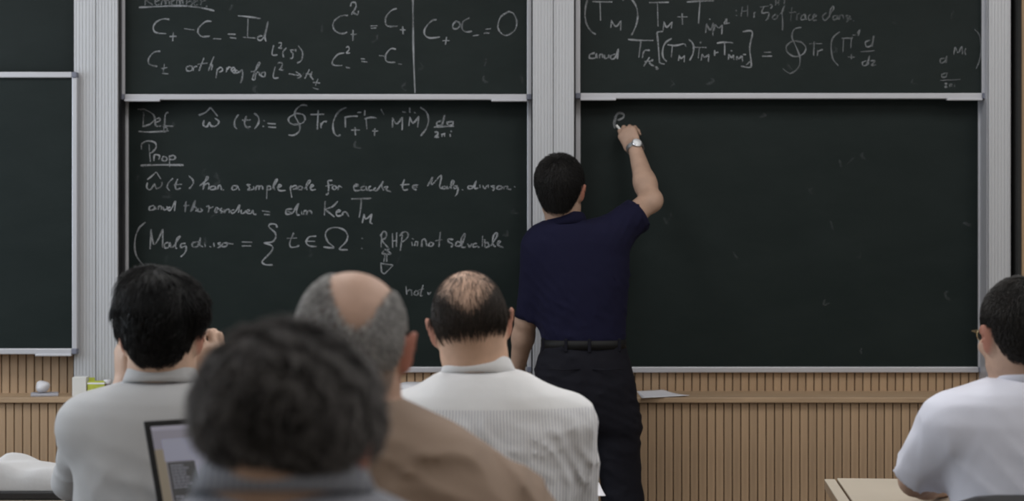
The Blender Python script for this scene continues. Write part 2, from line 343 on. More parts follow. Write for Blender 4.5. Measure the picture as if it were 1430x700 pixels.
write(b_ml, B1("128,555 160,530 192,500|192,500 222,550|130,575 125,610 150,625 180,585 190,615 225,605 232,570|308,545 275,580 268,610 285,632|342,550 325,590 330,622 362,615|310,590 370,588|418,528 445,555 448,585 420,620|492,600 530,570 555,545 545,535 530,570 518,625|525,595 550,580 560,595 555,625|600,600 572,605 572,625 600,620 602,600 608,625|620,625 625,600 640,595 645,620 665,628|755,598 725,600 722,625 750,620 758,598 772,630|850,590 825,592 845,610 830,628 870,622|870,600 875,625|885,628 890,602 905,600 908,625 915,602 932,602 935,625|965,595 962,690|962,605 985,600 990,620 968,625|1000,620 1035,560 1025,555 1010,600 1020,628|1035,612 1065,598 1050,590 1040,615 1055,632 1095,630|1135,595 1128,620 1138,680|1130,610 1165,595 1170,615 1145,622|1190,600 1178,620 1205,625 1210,605 1190,600|1225,620 1265,570 1255,560 1238,600 1245,628|1262,612 1290,598 1278,590 1265,612 1280,628 1305,622|1420,560 1390,565 1395,600 1390,655 1375,655|1372,600 1425,590")
 + B2("55,595 40,610 55,625 70,610 55,595|80,628 85,600 108,610|188,605 220,595 210,585 190,605 200,632 235,628|265,600 242,610 250,630 275,622 275,602 285,632|310,600 295,610 300,630 325,625|345,610 330,625 350,632 380,590 395,565 385,600 400,630|400,610 430,605 415,625 450,640|545,550 530,600 540,628 570,622|515,592 578,588|640,592 605,598 602,615 630,628|605,610 635,606|705,600 725,565 740,535 735,590 800,525 790,600 800,618|830,600 810,605 810,620 835,615 840,600 848,622|855,615 890,575 880,560 868,590 872,620|915,600 890,600 895,618 918,610 912,650 898,672|945,622 948,625|1020,600 990,600 992,618 1020,612 1045,565 1035,615 1060,612|1070,590 1072,612|1090,595 1105,618 1120,595|1128,590 1130,612|1175,598 1150,600 1172,615 1160,632|1195,600 1190,620 1215,620 1225,602 1195,600|1235,622 1240,605 1262,602 1265,620 1290,622|1310,602 1315,604"), 1.05)
write(b_ml, B3("175,35 145,45 145,68 175,62 180,42 190,65|205,65 210,42 225,42 230,65|240,45 245,65 265,60 268,42|290,45 270,60 285,70 305,45 325,5 318,75|400,5 392,80|380,38 425,35|430,80 445,40 465,0 455,40 440,75|450,50 470,48 468,78|490,55 478,70 492,80 512,70 500,55|540,45 560,40 555,85|560,55 590,45|600,75 625,60 610,50 600,75 620,85|650,55 635,65 655,80 640,88|665,60 668,85 680,65 700,65 700,88|735,65 712,75 725,90 750,70 775,30 765,85|785,65 785,90 810,85 815,68|820,85 842,72 830,65 822,85 850,92 865,72 872,95 890,98|930,72 985,80|945,98 985,100|1140,60 1100,65 1100,95 1140,90 1165,50 1185,20 1170,70 1175,100 1195,100|1105,75 1135,85|1205,75 1208,100|1220,100 1225,75 1240,75 1242,98 1250,75 1270,75 1280,98|1370,5 1365,105")
 + B4("80,5 40,45 -5,62 30,95 55,115|65,85 95,75 85,65 68,85 75,108 105,105|110,105 118,82 140,85 155,115|244,-12 238,60 228,120|262,95 250,158|262,100 275,130 318,95|318,95 305,150 322,165") + B2("170,690 240,688 312,686"), 1.1)
write(b_ml, B3("118,152 70,195 42,280 50,380 98,450|155,200 148,340|155,205 170,300 195,290 238,200|238,200 235,330|275,292 250,305 252,332 280,325 285,295 295,330|305,330 350,265 355,248 335,270 325,320 335,340|395,300 365,305 365,330 398,320 395,360 362,395|490,290 448,295 445,322 480,320 500,260 495,310 520,325|530,300 535,325|560,322 575,325|592,295 596,325|640,295 622,300 640,318 620,332|655,300 650,320 680,320 685,298 660,298|690,300 730,305|788,290 860,292|790,318 855,318|1035,190 1025,168 990,165 978,185 1020,225 1025,260 1000,290 945,296 995,315 1000,350 935,420 935,438 960,450 1005,450|1152,225 1125,290 1130,325 1165,325 1190,315|1102,265 1175,262|1308,250 1260,255 1238,290 1260,318 1310,322|1230,285 1300,286")
 + B4("-22,325 52,330 10,290 -8,240 10,205 60,188 120,205 148,245 135,290 90,340 148,345|245,262 248,266|242,332 246,336|385,240 380,330|375,250 400,215 420,235 410,265 388,280 430,330|460,230 462,330|490,225 488,325|455,285 490,280|530,240 515,352|510,250 535,222 565,225 565,260 530,290|598,265 600,268|595,290 600,318|615,318 622,290 638,295 632,320|665,325 668,278 690,275 700,320|722,295 712,315 735,320 745,300 722,290|795,220 785,325|760,282 808,275|885,275 850,270 852,290 880,305 870,328|910,290 900,315 930,318 935,295 910,288|945,310 968,245 962,235 940,270 945,325 975,325|985,300 1000,325 1015,300|1050,300 1025,305 1028,325 1055,320 1065,330|1090,245 1088,325|1105,270 1108,325 1135,318 1125,295 1108,300|1145,320 1190,250 1185,225 1165,250 1160,300 1180,325|1190,310 1215,290 1200,285 1195,310 1235,330"), 1.15)
write(b_ml, B4("410,340 385,370|410,340 450,375 385,370|405,345 440,340|408,375 400,430|422,375 420,430|380,435 385,495 405,515|405,515 465,452|465,452 380,440"), 1.05)
write(b_ml, B4("555,600 560,660|560,635 590,625 595,665|620,635 610,655 635,660 640,635 620,632|675,590 655,660 670,665|645,625 680,618|705,640 715,655 730,640"), 1.0)
write(b_ru, C1("95,-30 72,60 75,150 110,215 145,240|120,12 260,14|175,20 178,145|255,140 250,195|255,145 285,185 322,145|322,145 318,212|325,-10 340,5|385,-20 425,40 438,110 425,180 395,245|515,18 655,16|575,20 580,185|622,150 615,212|622,152 640,190 678,152|678,152 672,198|715,118 785,118|748,92 750,172|780,14 870,8 970,5|872,15 862,165|918,165 912,230|918,168 945,210 965,160|965,160 962,250|975,170 970,215|978,172 1005,195 1028,175|1028,175 1025,240|936,130 940,132|1038,165 1055,140 1050,130|1060,130 1058,165|1040,168 1080,160"), 1.15)
write(b_ru, C1("1120,70 1121,73|1122,105 1123,108|1168,45 1160,115|1205,35 1205,115|1165,80 1205,76|1250,85 1250,125|1252,95 1262,85|1290,50 1350,42|1318,48 1305,90 1350,88 1350,120 1330,145|1360,30 1378,42 1365,60|1405,100 1380,115 1385,132 1410,128 1415,105|1402,0 1400,40|1425,-5 1422,35|1402,20 1425,18")
 + C2("35,0 30,30|35,40 15,80 20,150 18,215|0,100 30,70|85,50 75,148|65,88 115,85|118,140 122,100 138,95|175,98 150,115 152,138 175,132 178,100 185,138|215,100 200,115 205,140 228,132|228,125 255,110 240,100 230,120 235,142 258,138|325,90 300,110 305,138 330,132 375,60 368,45 350,80 348,125|395,105 372,118 375,138 398,130 400,108 408,135|415,138 420,110 440,108 445,132|480,108 460,112 478,135 465,155|495,110 480,125 500,135|508,140 512,143"), 1.0, M_chalk_faint)
write(b_ru, C1("140,370 105,380 102,405 140,405 150,375 155,408|170,408 175,382 190,380 195,405|205,382 210,408 232,402 235,380|280,378 250,390 252,412 280,402 303,340 295,412|370,275 450,282 548,282|460,290 445,402|470,405 475,370|472,380 490,352 522,352|520,400 480,462|485,430 545,425|545,415 520,440 550,462|560,465 580,480 565,482|615,218 572,225|572,225 580,300 590,440|590,440 625,448|675,268 630,300 612,350 615,400 640,430|645,312 700,318 760,305|680,320 672,400|765,305 775,325|728,385 722,425|728,392 742,408 765,388|765,388 762,435|795,275 825,310 825,370 800,422|830,330 918,332|868,335 860,408|872,295 882,299|876,290 876,305|888,375 880,425|888,380 905,400 935,380|935,380 930,432|968,372 1000,365|975,350 975,390|990,302 1040,295 1105,300|1045,300 1045,385|1075,378 1070,418|1078,382 1092,402 1108,382|1108,382 1108,420|1130,392 1128,422|1132,395 1145,410 1165,392 1170,430|1088,352 1090,354|1172,380 1195,382|1170,222 1225,215 1238,240 1220,330 1228,420 1225,470 1160,462|1195,455 1220,430|1320,365 1370,365|1305,392 1375,392"), 1.15)
write(b_ru, C2("150,192 100,205 85,260 110,320 140,400 130,470 75,512 20,480|95,285 50,315 50,360 100,395 160,380 182,335 150,295 95,285|205,305 295,305|240,290 235,390|262,390 265,350|262,365 285,350 300,348|418,222 370,265 358,330 370,410 408,458|430,268 510,265|445,270 440,365|500,268 495,335|475,398 525,400|498,380 500,415|505,245 530,246|540,235 558,210 548,250|630,280 598,295 605,325 640,315 655,250 645,325|565,362 660,355|605,425 578,435 582,458 608,450 625,390 615,455|635,425 665,425 640,455 672,452"), 1.05, M_chalk_faint)
write(b_ru, C2("1360,205 1395,250 1405,330 1395,420 1370,480|1215,380 1225,330 1245,370 1270,325 1275,380|1300,340 1290,360 1300,385|1150,405 1120,415 1125,440 1150,430 1165,390 1160,440|1160,510 1132,520 1135,540 1160,535 1170,505|1120,562 1260,555|1150,585 1168,583 1152,608 1172,608|1180,590 1205,586|1188,590 1186,608|1200,588 1202,608|1218,592 1222,608"), .95, M_chalk_faint)
write(b_rl, strokes("180,115 150,100 115,130 100,180 110,230|125,105 175,110 178,140 130,165|150,100 120,125 108,200", 840, 140, 5.833), 1.3)
# faint leftovers of wiped strokes
srnd = random.Random(11)
for b, n in ((b_ml, 26), (b_mu, 10), (b_rl, 14), (b_ru, 8)):
    it = []
    for k in range(n):
        px = srnd.uniform(*((185, 730) if b in (b_ml, b_mu) else (820, 1360))); py = srnd.uniform(*((150, 505) if b in (b_ml, b_rl) else (5, 120)))
        it.append([(px, py), (px + srnd.uniform(-6, 6), py + srnd.uniform(1, 9)), (px + srnd.uniform(-8, 8), py + srnd.uniform(4, 14))])
    M_sm = bpy.data.materials.get('chalk_dust') or chalk_mat('chalk_dust', 0, .09)
    write(b, it, 1.6, M_sm, 'chalk_smudge')
# ------------------------------------------------------------------ implicit surfaces -> one continuous mesh (surface nets)
def npv(v): return np.array(tuple(v), dtype=np.float32)
class Shape:
    def __init__(s): s.pr = []
    def add(s, f, lo, hi, k=.0, op=1): s.pr.append((f, np.array(lo, np.float32), np.array(hi, np.float32), k, op)); return s
    def cone(s, a, b, ra, rb=None, k=.015, op=1, flat=None):
        a = npv(a); b = npv(b); rb = ra if rb is None else rb; d = b - a; L2 = max(float(d @ d), 1e-9); m = max(ra, rb)
        def f(X, Y, Z):
            t = np.clip(((X - a[0]) * d[0] + (Y - a[1]) * d[1] + (Z - a[2]) * d[2]) / L2, 0, 1)
            return np.sqrt((X - a[0] - t * d[0]) ** 2 + (Y - a[1] - t * d[1]) ** 2 + (Z - a[2] - t * d[2]) ** 2) - (ra + t * (rb - ra))
        return s.add(f, np.minimum(a, b) - m, np.maximum(a, b) + m, k, op)
    def ell(s, c, r, M=None, k=.015, op=1):
        c = npv(c); r = npv(r); Mt = np.array(M.to_3x3().transposed(), np.float32) if M is not None else np.eye(3, dtype=np.float32)
        ext = np.sqrt(((Mt.T * r) ** 2).sum(1))
        def f(X, Y, Z):
            x = X - c[0]; y = Y - c[1]; z = Z - c[2]
            q = [(Mt[i, 0] * x + Mt[i, 1] * y + Mt[i, 2] * z) / r[i] for i in range(3)]
            k0 = np.sqrt(q[0] ** 2 + q[1] ** 2 + q[2] ** 2) + 1e-6
            k1 = np.sqrt((q[0] / r[0]) ** 2 + (q[1] / r[1]) ** 2 + (q[2] / r[2]) ** 2) + 1e-6
            return k0 * (k0 - 1) / k1
        return s.add(f, c - ext, c + ext, k, op)
    def loft(s, rows, k=.03, op=1, grow=0):
        # rows: z, cx, cy, half width, half depth (sorted by z), superellipse exponent 2.4
        rows = sorted(rows); T = np.array(rows, np.float32); z0, z1 = T[0, 0], T[-1, 0]
        def f(X, Y, Z):
            Zc = np.clip(Z, z0, z1)
            cx, cy, w, d = (np.interp(Zc, T[:, 0], T[:, i]).astype(np.float32) for i in (1, 2, 3, 4))
            w = w + grow; d = d + grow
            n = (np.abs((X - cx) / w) ** 2.35 + np.abs((Y - cy) / d) ** 2.35) ** (1 / 2.35)
            g = (n - 1) * np.minimum(w, d)
            return np.maximum(g, np.maximum(Z - z1, z0 - Z))
        lo = [float((T[:, 1] - T[:, 3]).min()) - grow, float((T[:, 2] - T[:, 4]).min()) - grow, float(z0)]
        hi = [float((T[:, 1] + T[:, 3]).max()) + grow, float((T[:, 2] + T[:, 4]).max()) + grow, float(z1)]
        return s.add(f, lo, hi, k, op)
    def merge(s, o): s.pr += o.pr; return s
    def grown(s, g):
        n = Shape()
        for f, lo, hi, k, op in s.pr:
            n.pr.append(((lambda X, Y, Z, f=f: f(X, Y, Z) - g * (1 if op > 0 else -1)), lo - g, hi + g, k, op))
        return n
    def at(s, Pt):
        X, Y, Z = Pt[:, 0], Pt[:, 1], Pt[:, 2]; F = np.full(len(X), 9, np.float32)
        for f, lo, hi, k, op in s.pr:
            a = f(X, Y, Z)
            if op > 0:
                h = np.maximum(k - np.abs(F - a), 0) / max(k, 1e-6); F = np.minimum(F, a) - h * h * k * .25
            elif op < 0:
                h = np.maximum(k - np.abs(F + a), 0) / max(k, 1e-6); F = np.maximum(F, -a) + h * h * k * .25
            else: F = F + a
        return F
    def grad(s, Pt, e=.002):
        g = np.stack([s.at(Pt + np.eye(3, dtype=np.float32)[i] * e) - s.at(Pt - np.eye(3, dtype=np.float32)[i] * e) for i in range(3)], 1)
        return g / (np.linalg.norm(g, axis=1, keepdims=True) + 1e-9)
    def mesh(s, h, fine=(), disp=None, clip=None, name='m', org=(0, 0, 0), smooth=1):
        lo = np.min([p[1] for p in s.pr if p[4] > 0], axis=0) - .02; hi = np.max([p[2] for p in s.pr if p[4] > 0], axis=0) + .02
        if clip is not None: lo = np.maximum(lo, clip[0]); hi = np.minimum(hi, clip[1])
        ax = []
        for i in range(3):
            cut = [(float(b[i][0]), float(b[i][1]), b[3]) for b in fine]
            v = [float(lo[i])]
            while v[-1] < hi[i]:
                st = h
                for a, b, hf in cut:
                    if a - h < v[-1] < b: st = min(st, hf)
                v.append(v[-1] + st)
            ax.append(np.array(v, np.float32))
        x, y, z = ax; F = np.full((len(x), len(y), len(z)), .5, np.float32)
        for f, l, u, k, op in s.pr:
            m = k + .03
            sl = []
            for i in range(3):
                if op == 0: sl.append((0, len(ax[i])))
                else: sl.append((max(0, int(np.searchsorted(ax[i], l[i] - m)) - 1), int(np.searchsorted(ax[i], u[i] + m)) + 1))
            (a0, a1), (b0, b1), (c0, c1) = sl
            if a0 >= a1 or b0 >= b1 or c0 >= c1: continue
            S = F[a0:a1, b0:b1, c0:c1]
            a = f(x[a0:a1, None, None], y[None, b0:b1, None], z[None, None, c0:c1])
            if op > 0:
                hh = np.maximum(k - np.abs(S - a), 0) / max(k, 1e-6); S[...] = np.minimum(S, a) - hh * hh * k * .25
            elif op < 0:
                hh = np.maximum(k - np.abs(S + a), 0) / max(k, 1e-6); S[...] = np.maximum(S, -a) + hh * hh * k * .25
            else: S[...] = S + a
        if disp is not None:
            F += disp(x[:, None, None], y[None, :, None], z[None, None, :])
        F[0] = F[-1] = .5; F[:, 0] = F[:, -1] = .5; F[:, :, 0] = F[:, :, -1] = .5
        I = F < 0; nx, ny, nz = F.shape
        cs = np.zeros((nx - 1, ny - 1, nz - 1), np.int8)
        for a in (0, 1):
            for b in (0, 1):
                for c in (0, 1): cs += I[a:nx - 1 + a, b:ny - 1 + b, c:nz - 1 + c]
        ci, cj, ck = np.nonzero((cs > 0) & (cs < 8)); N = len(ci)
        idx = np.full(cs.shape, -1, np.int32); idx[ci, cj, ck] = np.arange(N)
        acc = np.zeros((N, 3), np.float64); cnt = np.zeros(N)
        cor = [(a, b, c) for a in (0, 1) for b in (0, 1) for c in (0, 1)]
        for p in cor:
            for q in cor:
                if sum(q) - sum(p) == 1 and all(q[i] >= p[i] for i in range(3)):
                    fa = F[ci + p[0], cj + p[1], ck + p[2]]; fb = F[ci + q[0], cj + q[1], ck + q[2]]
                    mk = (fa < 0) != (fb < 0); t = np.where(mk, fa / np.where(mk, fa - fb, 1), 0)
                    pa = np.stack([x[ci + p[0]], y[cj + p[1]], z[ck + p[2]]], 1); pb = np.stack([x[ci + q[0]], y[cj + q[1]], z[ck + q[2]]], 1)
                    acc += (pa + (pb - pa) * t[:, None]) * mk[:, None]; cnt += mk
        V = acc / cnt[:, None]
        Q = []
        for d in range(3):
            sh = [slice(0, n) for n in F.shape]
            A = I.take(range(0, F.shape[d] - 1), axis=d); B = I.take(range(1, F.shape[d]), axis=d)
            e = np.nonzero(A != B); inside = A[e]
            o1, o2 = [(1, 2), (2, 0), (0, 1)][d]
            c = np.stack(e, 1)
            def cell(u, v):
                cc = c.copy(); cc[:, o1] -= u; cc[:, o2] -= v; return idx[cc[:, 0], cc[:, 1], cc[:, 2]]
            q = np.stack([cell(1, 1), cell(0, 1), cell(0, 0), cell(1, 0)], 1)
            q[~inside] = q[~inside][:, ::-1]; Q.append(q)
        Q = np.concatenate(Q)
        for _ in range(smooth):
            S = np.zeros_like(V); n = np.zeros(N)
            for a in range(4):
                i, j = Q[:, a], Q[:, (a + 1) % 4]
                for c in range(3): S[:, c] += np.bincount(i, V[j, c], N) + np.bincount(j, V[i, c], N)
                n += np.bincount(i, minlength=N) + np.bincount(j, minlength=N)
            V = V * .5 + .5 * S / np.maximum(n, 1)[:, None]
        me = bpy.data.meshes.new(name); me.vertices.add(N); me.vertices.foreach_set('co', (V - np.array(org)).astype(np.float32).ravel())
        me.loops.add(len(Q) * 4); me.loops.foreach_set('vertex_index', Q.astype(np.int32).ravel())
        me.polygons.add(len(Q)); me.polygons.foreach_set('loop_start', np.arange(0, len(Q) * 4, 4, dtype=np.int32))
        me.polygons.foreach_set('use_smooth', np.ones(len(Q), bool)); me.update(calc_edges=True)
        return me, V
def set_col(me, name, vals):
    a = me.attributes.new(name, 'FLOAT', 'POINT'); a.data.foreach_set('value', np.asarray(vals, np.float32))
def sstep(a, b, x): t = np.clip((x - a) / (b - a), 0, 1); return t * t * (3 - 2 * t)
def folds(seed, amp, sc, dirv=(1, .3, .6), n=4, mask=None):
    r = np.random.RandomState(seed); W = []
    dv = np.array(dirv, float); dv /= np.linalg.norm(dv)
    for i in range(n):
        k = dv + r.normal(0, .38, 3); k *= sc * r.uniform(.6, 1.7) / np.linalg.norm(k); W.append((k, r.uniform(0, 6.3), r.normal(0, 1, 3) * sc * .35, r.uniform(0, 6), r.uniform(.5, 1)))
    def f(X, Y, Z):
        o = 0
        for k, ph, k2, p2, a in W:
            wv = np.sin(k2[0] * X + k2[1] * Y + k2[2] * Z + p2)
            s_ = np.sin(k[0] * X + k[1] * Y + k[2] * Z + ph + 1.6 * wv)
            o = o + a * (1 - np.abs(s_)) ** 1.5 * (.5 + .5 * np.sin(k2[2] * X + k2[0] * Z + p2 * 2))
        o = -(o / n) * amp * 2
        if mask is not None: o = o * mask(X, Y, Z)
        return o.astype(np.float32)
    return f
# ---- body pieces
def frame(fwd, up):
    f = Vector(fwd).normalized(); s = f.cross(Vector(up)).normalized(); u = s.cross(f).normalized()
    return Matrix((s, f, u)).transposed()     # columns: x = right, y = forward, z = up
def head_shape(S, c, M, s=1.0, wide=1.0, jaw=1.0):
    c = Vector(c)
    def T(x, y, z): return c + M @ Vector((x * wide * s, y * s, z * s))
    E = lambda p, r, k=.02, op=1, m=None: S.ell(T(*p), [q * s for q in r], M if m is None else M @ m, k, op)
    E((0, -.010, .038), (.0765 * wide, .095, .087), .0)
    E((0, -.040, .010), (.066 * wide, .062, .066), .03)
    E((0, .028, -.025), (.063, .066, .080), .03)
    E((0, .040, -.070), (.050 * jaw, .050, .036), .03)
    E((0, .078, -.094), (.020, .016, .016), .025)
    for q in (-1, 1):
        E((q * .050 * jaw, .006, -.060), (.018, .030, .026), .03)
        E((q * .033, .098, .014), (.015, .016, .011), .012, -1)
        E((q * .047, .070, -.018), (.020, .022, .018), .02)
        S.cone(T(q * .012, .098, .034), T(q * .046, .084, .036), .009 * s, .006 * s, .012)
        E((q * .032, .083, .013), (.0125, .0125, .0105), .004)
        E((q * .0125, .104, -.030), (.009, .011, .008), .008)
    S.cone(T(0, .096, .018), T(0, .118, -.026), .008 * s, .0125 * s, .012)
    S.cone(T(-.018, .094, -.056), T(.018, .094, -.056), .0075 * s, .0075 * s, .008)
    S.cone(T(-.014, .092, -.067), T(.014, .092, -.067), .0085 * s, .0085 * s, .008)
    for q in (-1, 1):    # ears
        me = Euler((R(-12), R(q * 14), R(-q * 28))).to_matrix()
        E((q * .083, -.010, .001), (.0085, .020, .035), .006, 1, me)
        E((q * .088, -.002, .006), (.005, .010, .018), .004, -1, me)
        E((q * .078, -.001, -.024), (.0065, .010, .012), .008, 1, me)
    return T
def hand_shape(S, w, f, n, side, curl, sc=1.0, thumb=(.8, .5, .3), spread=.06, k=.006):
    """w wrist, f direction of the hand, n direction the palm faces, side +1/-1: thumb side = side * (f x n); curl: (mcp, pip, dip) per finger"""
    f = Vector(f).normalized(); n = Vector(n); n = (n - f * n.dot(f)).normalized(); s = f.cross(n) * side; w = Vector(w)
    M = Matrix((s, f, -n)).transposed()
    S.ell(w + f * .050 * sc, (.041 * sc, .056 * sc, .0155 * sc), M, .02)
    S.ell(w + f * .072 * sc, (.040 * sc, .026 * sc, .0135 * sc), M, .015)
    S.ell(w + f * .030 * sc + s * .022 * sc + n * .008 * sc, (.019 * sc, .032 * sc, .015 * sc), M, .015)
    tips = []
    for i, (off, L, r) in enumerate(((.030, (.044, .026, .020), .0092), (.010, (.048, .029, .021), .0095), (-.011, (.045, .027, .020), .0090), (-.030, (.036, .021, .018), .0080))):
        d = (f + s * spread * (1.3 - i) * .9).normalized(); p = w + (f * (.088 - (.004 if i in (0, 2) else 0) - (.012 if i == 3 else 0)) + s * off) * sc
        ang = 0; axd = d; S.ell(p - n * .002, (r * sc * 1.12,) * 3, None, k * 1.5)
        for j in range(3):
            ang += curl[i][j]; dd = axd * math.cos(ang) + n * math.sin(ang)
            q = p + dd * L[j] * sc; ra = r * sc * (1 - .1 * j); S.cone(p, q, ra, ra * .88, k if j else k * 1.6); p = q
        tips.append(p)
    t0 = w + (f * .022 + s * .030 + n * .006) * sc; a, b, c = thumb
    d1 = (f * .75 + s * a + n * b).normalized(); d2 = (f * 1 + s * a * .4 + n * (b + c)).normalized(); d3 = (f * 1 + s * a * .05 + n * (b + c * 1.3)).normalized()
    p1 = t0 + d1 * .042 * sc; p2 = p1 + d2 * .032 * sc; p3 = p2 + d3 * .024 * sc
    S.cone(t0, p1, .0125 * sc, .0105 * sc, .012); S.cone(p1, p2, .0105 * sc, .0095 * sc, k); S.cone(p2, p3, .0095 * sc, .008 * sc, k)
    tips.append(p3); return tips
def arm_shape(S, sh, el, wr, r=(.052, .040, .028), k=.02):
    sh, el, wr = Vector(sh), Vector(el), Vector(wr)
    S.cone(sh, sh.lerp(el, .5), r[0], r[0] * .93, k); S.cone(sh.lerp(el, .45), el, r[0] * .93, r[1], k)
    S.cone(el, el.lerp(wr, .35), r[1], r[1] * 1.04, k); S.cone(el.lerp(wr, .3), wr, r[1] * 1.04, r[2], k)
# ---- hair strands as one mesh of fine tapered tubes
def strands(name, S, pts, flow, length, rad, m, org, seed=1, nseg=5, lift=.15, off=.0015, jit=.25, parent=None, clump=0.0, wave=0.0, tilt0=.8, radf=None, tonef=None):
    r = np.random.RandomState(seed); N = len(pts); p = pts.astype(np.float32); L = length if isinstance(length, np.ndarray) else np.full(N, length)
    L = L * r.uniform(.7, 1.15, N); rd = rad * r.uniform(.7, 1.2, N) * (1 if radf is None else radf)
    jitv = r.normal(0, jit, (N, 3)); path = [p - S.grad(p) * .002]
    q = p.copy(); ph = r.uniform(0, 6.3, N)
    if clump:
        kf = r.normal(0, 1, (3, 3)) * clump; kf2 = r.normal(0, 1, (3, 3)) * clump * 2; lv = np.sin(p @ kf.T + 1) + .6 * np.sin(p @ kf2.T); lockn = np.sin(p @ kf[0] * 1.3 + 2 * np.sin(p @ kf2[1] * .5)); L = L * (1 + .25 * lockn)
    for i in range(nseg):
        g = S.grad(q); fl = flow(q) + jitv * (.4 + .6 * i / nseg)
        if clump: fl = fl + .45 * lv * (i / nseg)
        if wave: fl = fl + wave * np.stack([np.sin(ph + i * 1.6), np.cos(ph * 1.3 + i * 1.3), np.sin(ph * .7 + i * 1.9)], 1)
        fl = fl - g * np.sum(fl * g, 1, keepdims=True); fl /= (np.linalg.norm(fl, axis=1, keepdims=True) + 1e-6)
        d = fl + g * (lift if i else tilt0); d /= np.linalg.norm(d, axis=1, keepdims=True)
        q = q + d * (L / nseg)[:, None]; dist = S.at(q); push = np.maximum(off - dist, 0)
        q = q + S.grad(q) * push[:, None]; path.append(q.copy())
    path = np.stack(path, 1); K = nseg + 1
    d = np.gradient(path, axis=1); d /= (np.linalg.norm(d, axis=2, keepdims=True) + 1e-9)
    up = np.array([.31, .17, .93]); s1 = np.cross(d, up); s1 /= (np.linalg.norm(s1, axis=2, keepdims=True) + 1e-9); s2 = np.cross(d, s1)
    tp = np.linspace(1, .25, K)[None, :, None] * rd[:, None, None]
    ring = np.stack([path + (s1 * math.cos(a) + s2 * math.sin(a)) * tp for a in (0, 2.094, 4.189)], 2)  # N,K,3,3
    V = ring.reshape(-1, 3) - np.array(org)
    base = (np.arange(N) * K * 3)[:, None, None]; kk = (np.arange(K - 1) * 3)[None, :, None]; aa = np.arange(3)[None, None, :]; bb = (aa + 1) % 3
    Q = np.stack([base + kk + aa, base + kk + bb, base + kk + 3 + bb, base + kk + 3 + aa], -1).reshape(-1, 4)
    me = bpy.data.meshes.new(name); me.vertices.add(len(V)); me.vertices.foreach_set('co', V.astype(np.float32).ravel())
    me.loops.add(len(Q) * 4); me.loops.foreach_set('vertex_index', Q.astype(np.int32).ravel())
    me.polygons.add(len(Q)); me.polygons.foreach_set('loop_start', np.arange(0, len(Q) * 4, 4, dtype=np.int32))
    me.polygons.foreach_set('use_smooth', np.ones(len(Q), bool)); me.update(calc_edges=True)
    tn = r.uniform(0, 1, N)
    if clump: tn = np.clip(.35 * tn + .65 * (.5 + .5 * lockn), 0, 1) ** 2.4
    if tonef is not None: tn = np.clip(tn * .6 + tonef * (.4 + .6 * r.uniform(0, 1, N)), 0, 1)
    a = me.attributes.new('tone', 'FLOAT', 'POINT'); a.data.foreach_set('value', np.repeat(tn, K * 3).astype(np.float32))
    return me
def scalp_points(S, c, M, n, seed, keep):
    """random points on the head surface; keep(local xyz) -> probability"""
    r = np.random.RandomState(seed); out = []; tot = 0; Ma = np.array(M.to_3x3(), np.float32); c = npv(c)
    while tot < n:
        d = r.normal(0, 1, (n * 2, 3)).astype(np.float32); d /= np.linalg.norm(d, axis=1, keepdims=True)
        p0 = np.array([0, -.01, .03], np.float32); q = p0 + d * .16; 
        W = c + q @ Ma.T; Dw = d @ Ma.T
        for _ in range(14): W = W - Dw * np.clip(S.at(W), -.03, .05)[:, None]
        loc = (W - c) @ Ma; pr = keep(loc); ok = r.uniform(0, 1, len(pr)) < pr
        out.append(W[ok]); tot += int(ok.sum())
        if len(out) > 12: break
    return np.concatenate(out)[:n]
def hair_mat(name, c1, c2, rough=.5):
    m = bpy.data.materials.new(name); m.use_nodes = True; nt = m.node_tree; N = nt.nodes; L = nt.links; b = N['Principled BSDF']
    at = N.new('ShaderNodeAttribute'); at.attribute_name = 'tone'; r = N.new('ShaderNodeValToRGB'); e = r.color_ramp.elements
    e[0].color = (*c1, 1); e[1].color = (*c2, 1); L.new(at.outputs['Fac'], r.inputs[0]); L.new(r.outputs[0], b.inputs['Base Color'])
    b.inputs['Roughness'].default_value = rough; b.inputs['Specular IOR Level'].default_value = .3; return m
def skin_mat(name, col, hair=None, red=(.42, .16, .11)):
    m = mat(name, col, .55, 0, .35, var=.10, vscale=22, bump=.12, bscale=260)
    nt = m.node_tree; N = nt.nodes; L = nt.links; b = N['Principled BSDF']; src = b.inputs['Base Color'].links[0].from_socket
    for attr, cc in (('ruddy', red), ('scalp', hair)):
        if cc is None: continue
        at = N.new('ShaderNodeAttribute'); at.attribute_name = attr; mx = N.new('ShaderNodeMix'); mx.data_type = 'RGBA'
        L.new(at.outputs['Fac'], mx.inputs[0]); L.new(src, mx.inputs[6]); mx.inputs[7].default_value = (*cc, 1); src = mx.outputs[2]
    L.new(src, b.inputs['Base Color']); return m
def paint_head(me, V, c, M, scalpf=None):
    loc = (V - npv(c)) @ np.array(M.to_3x3()); x, y, z = np.abs(loc[:, 0]), loc[:, 1], loc[:, 2]
    ear = sstep(.074, .084, x) * (np.abs(z) < .05) * (np.abs(y) < .05) * .8; lips = sstep(.018, .010, np.abs(z + .061)) * sstep(.092, .098, y) * sstep(.026, .018, x)
    set_col(me, 'ruddy', np.clip(ear + lips * .7, 0, 1))
    set_col(me, 'scalp', scalpf(loc) if scalpf is not None else np.zeros(len(V)))
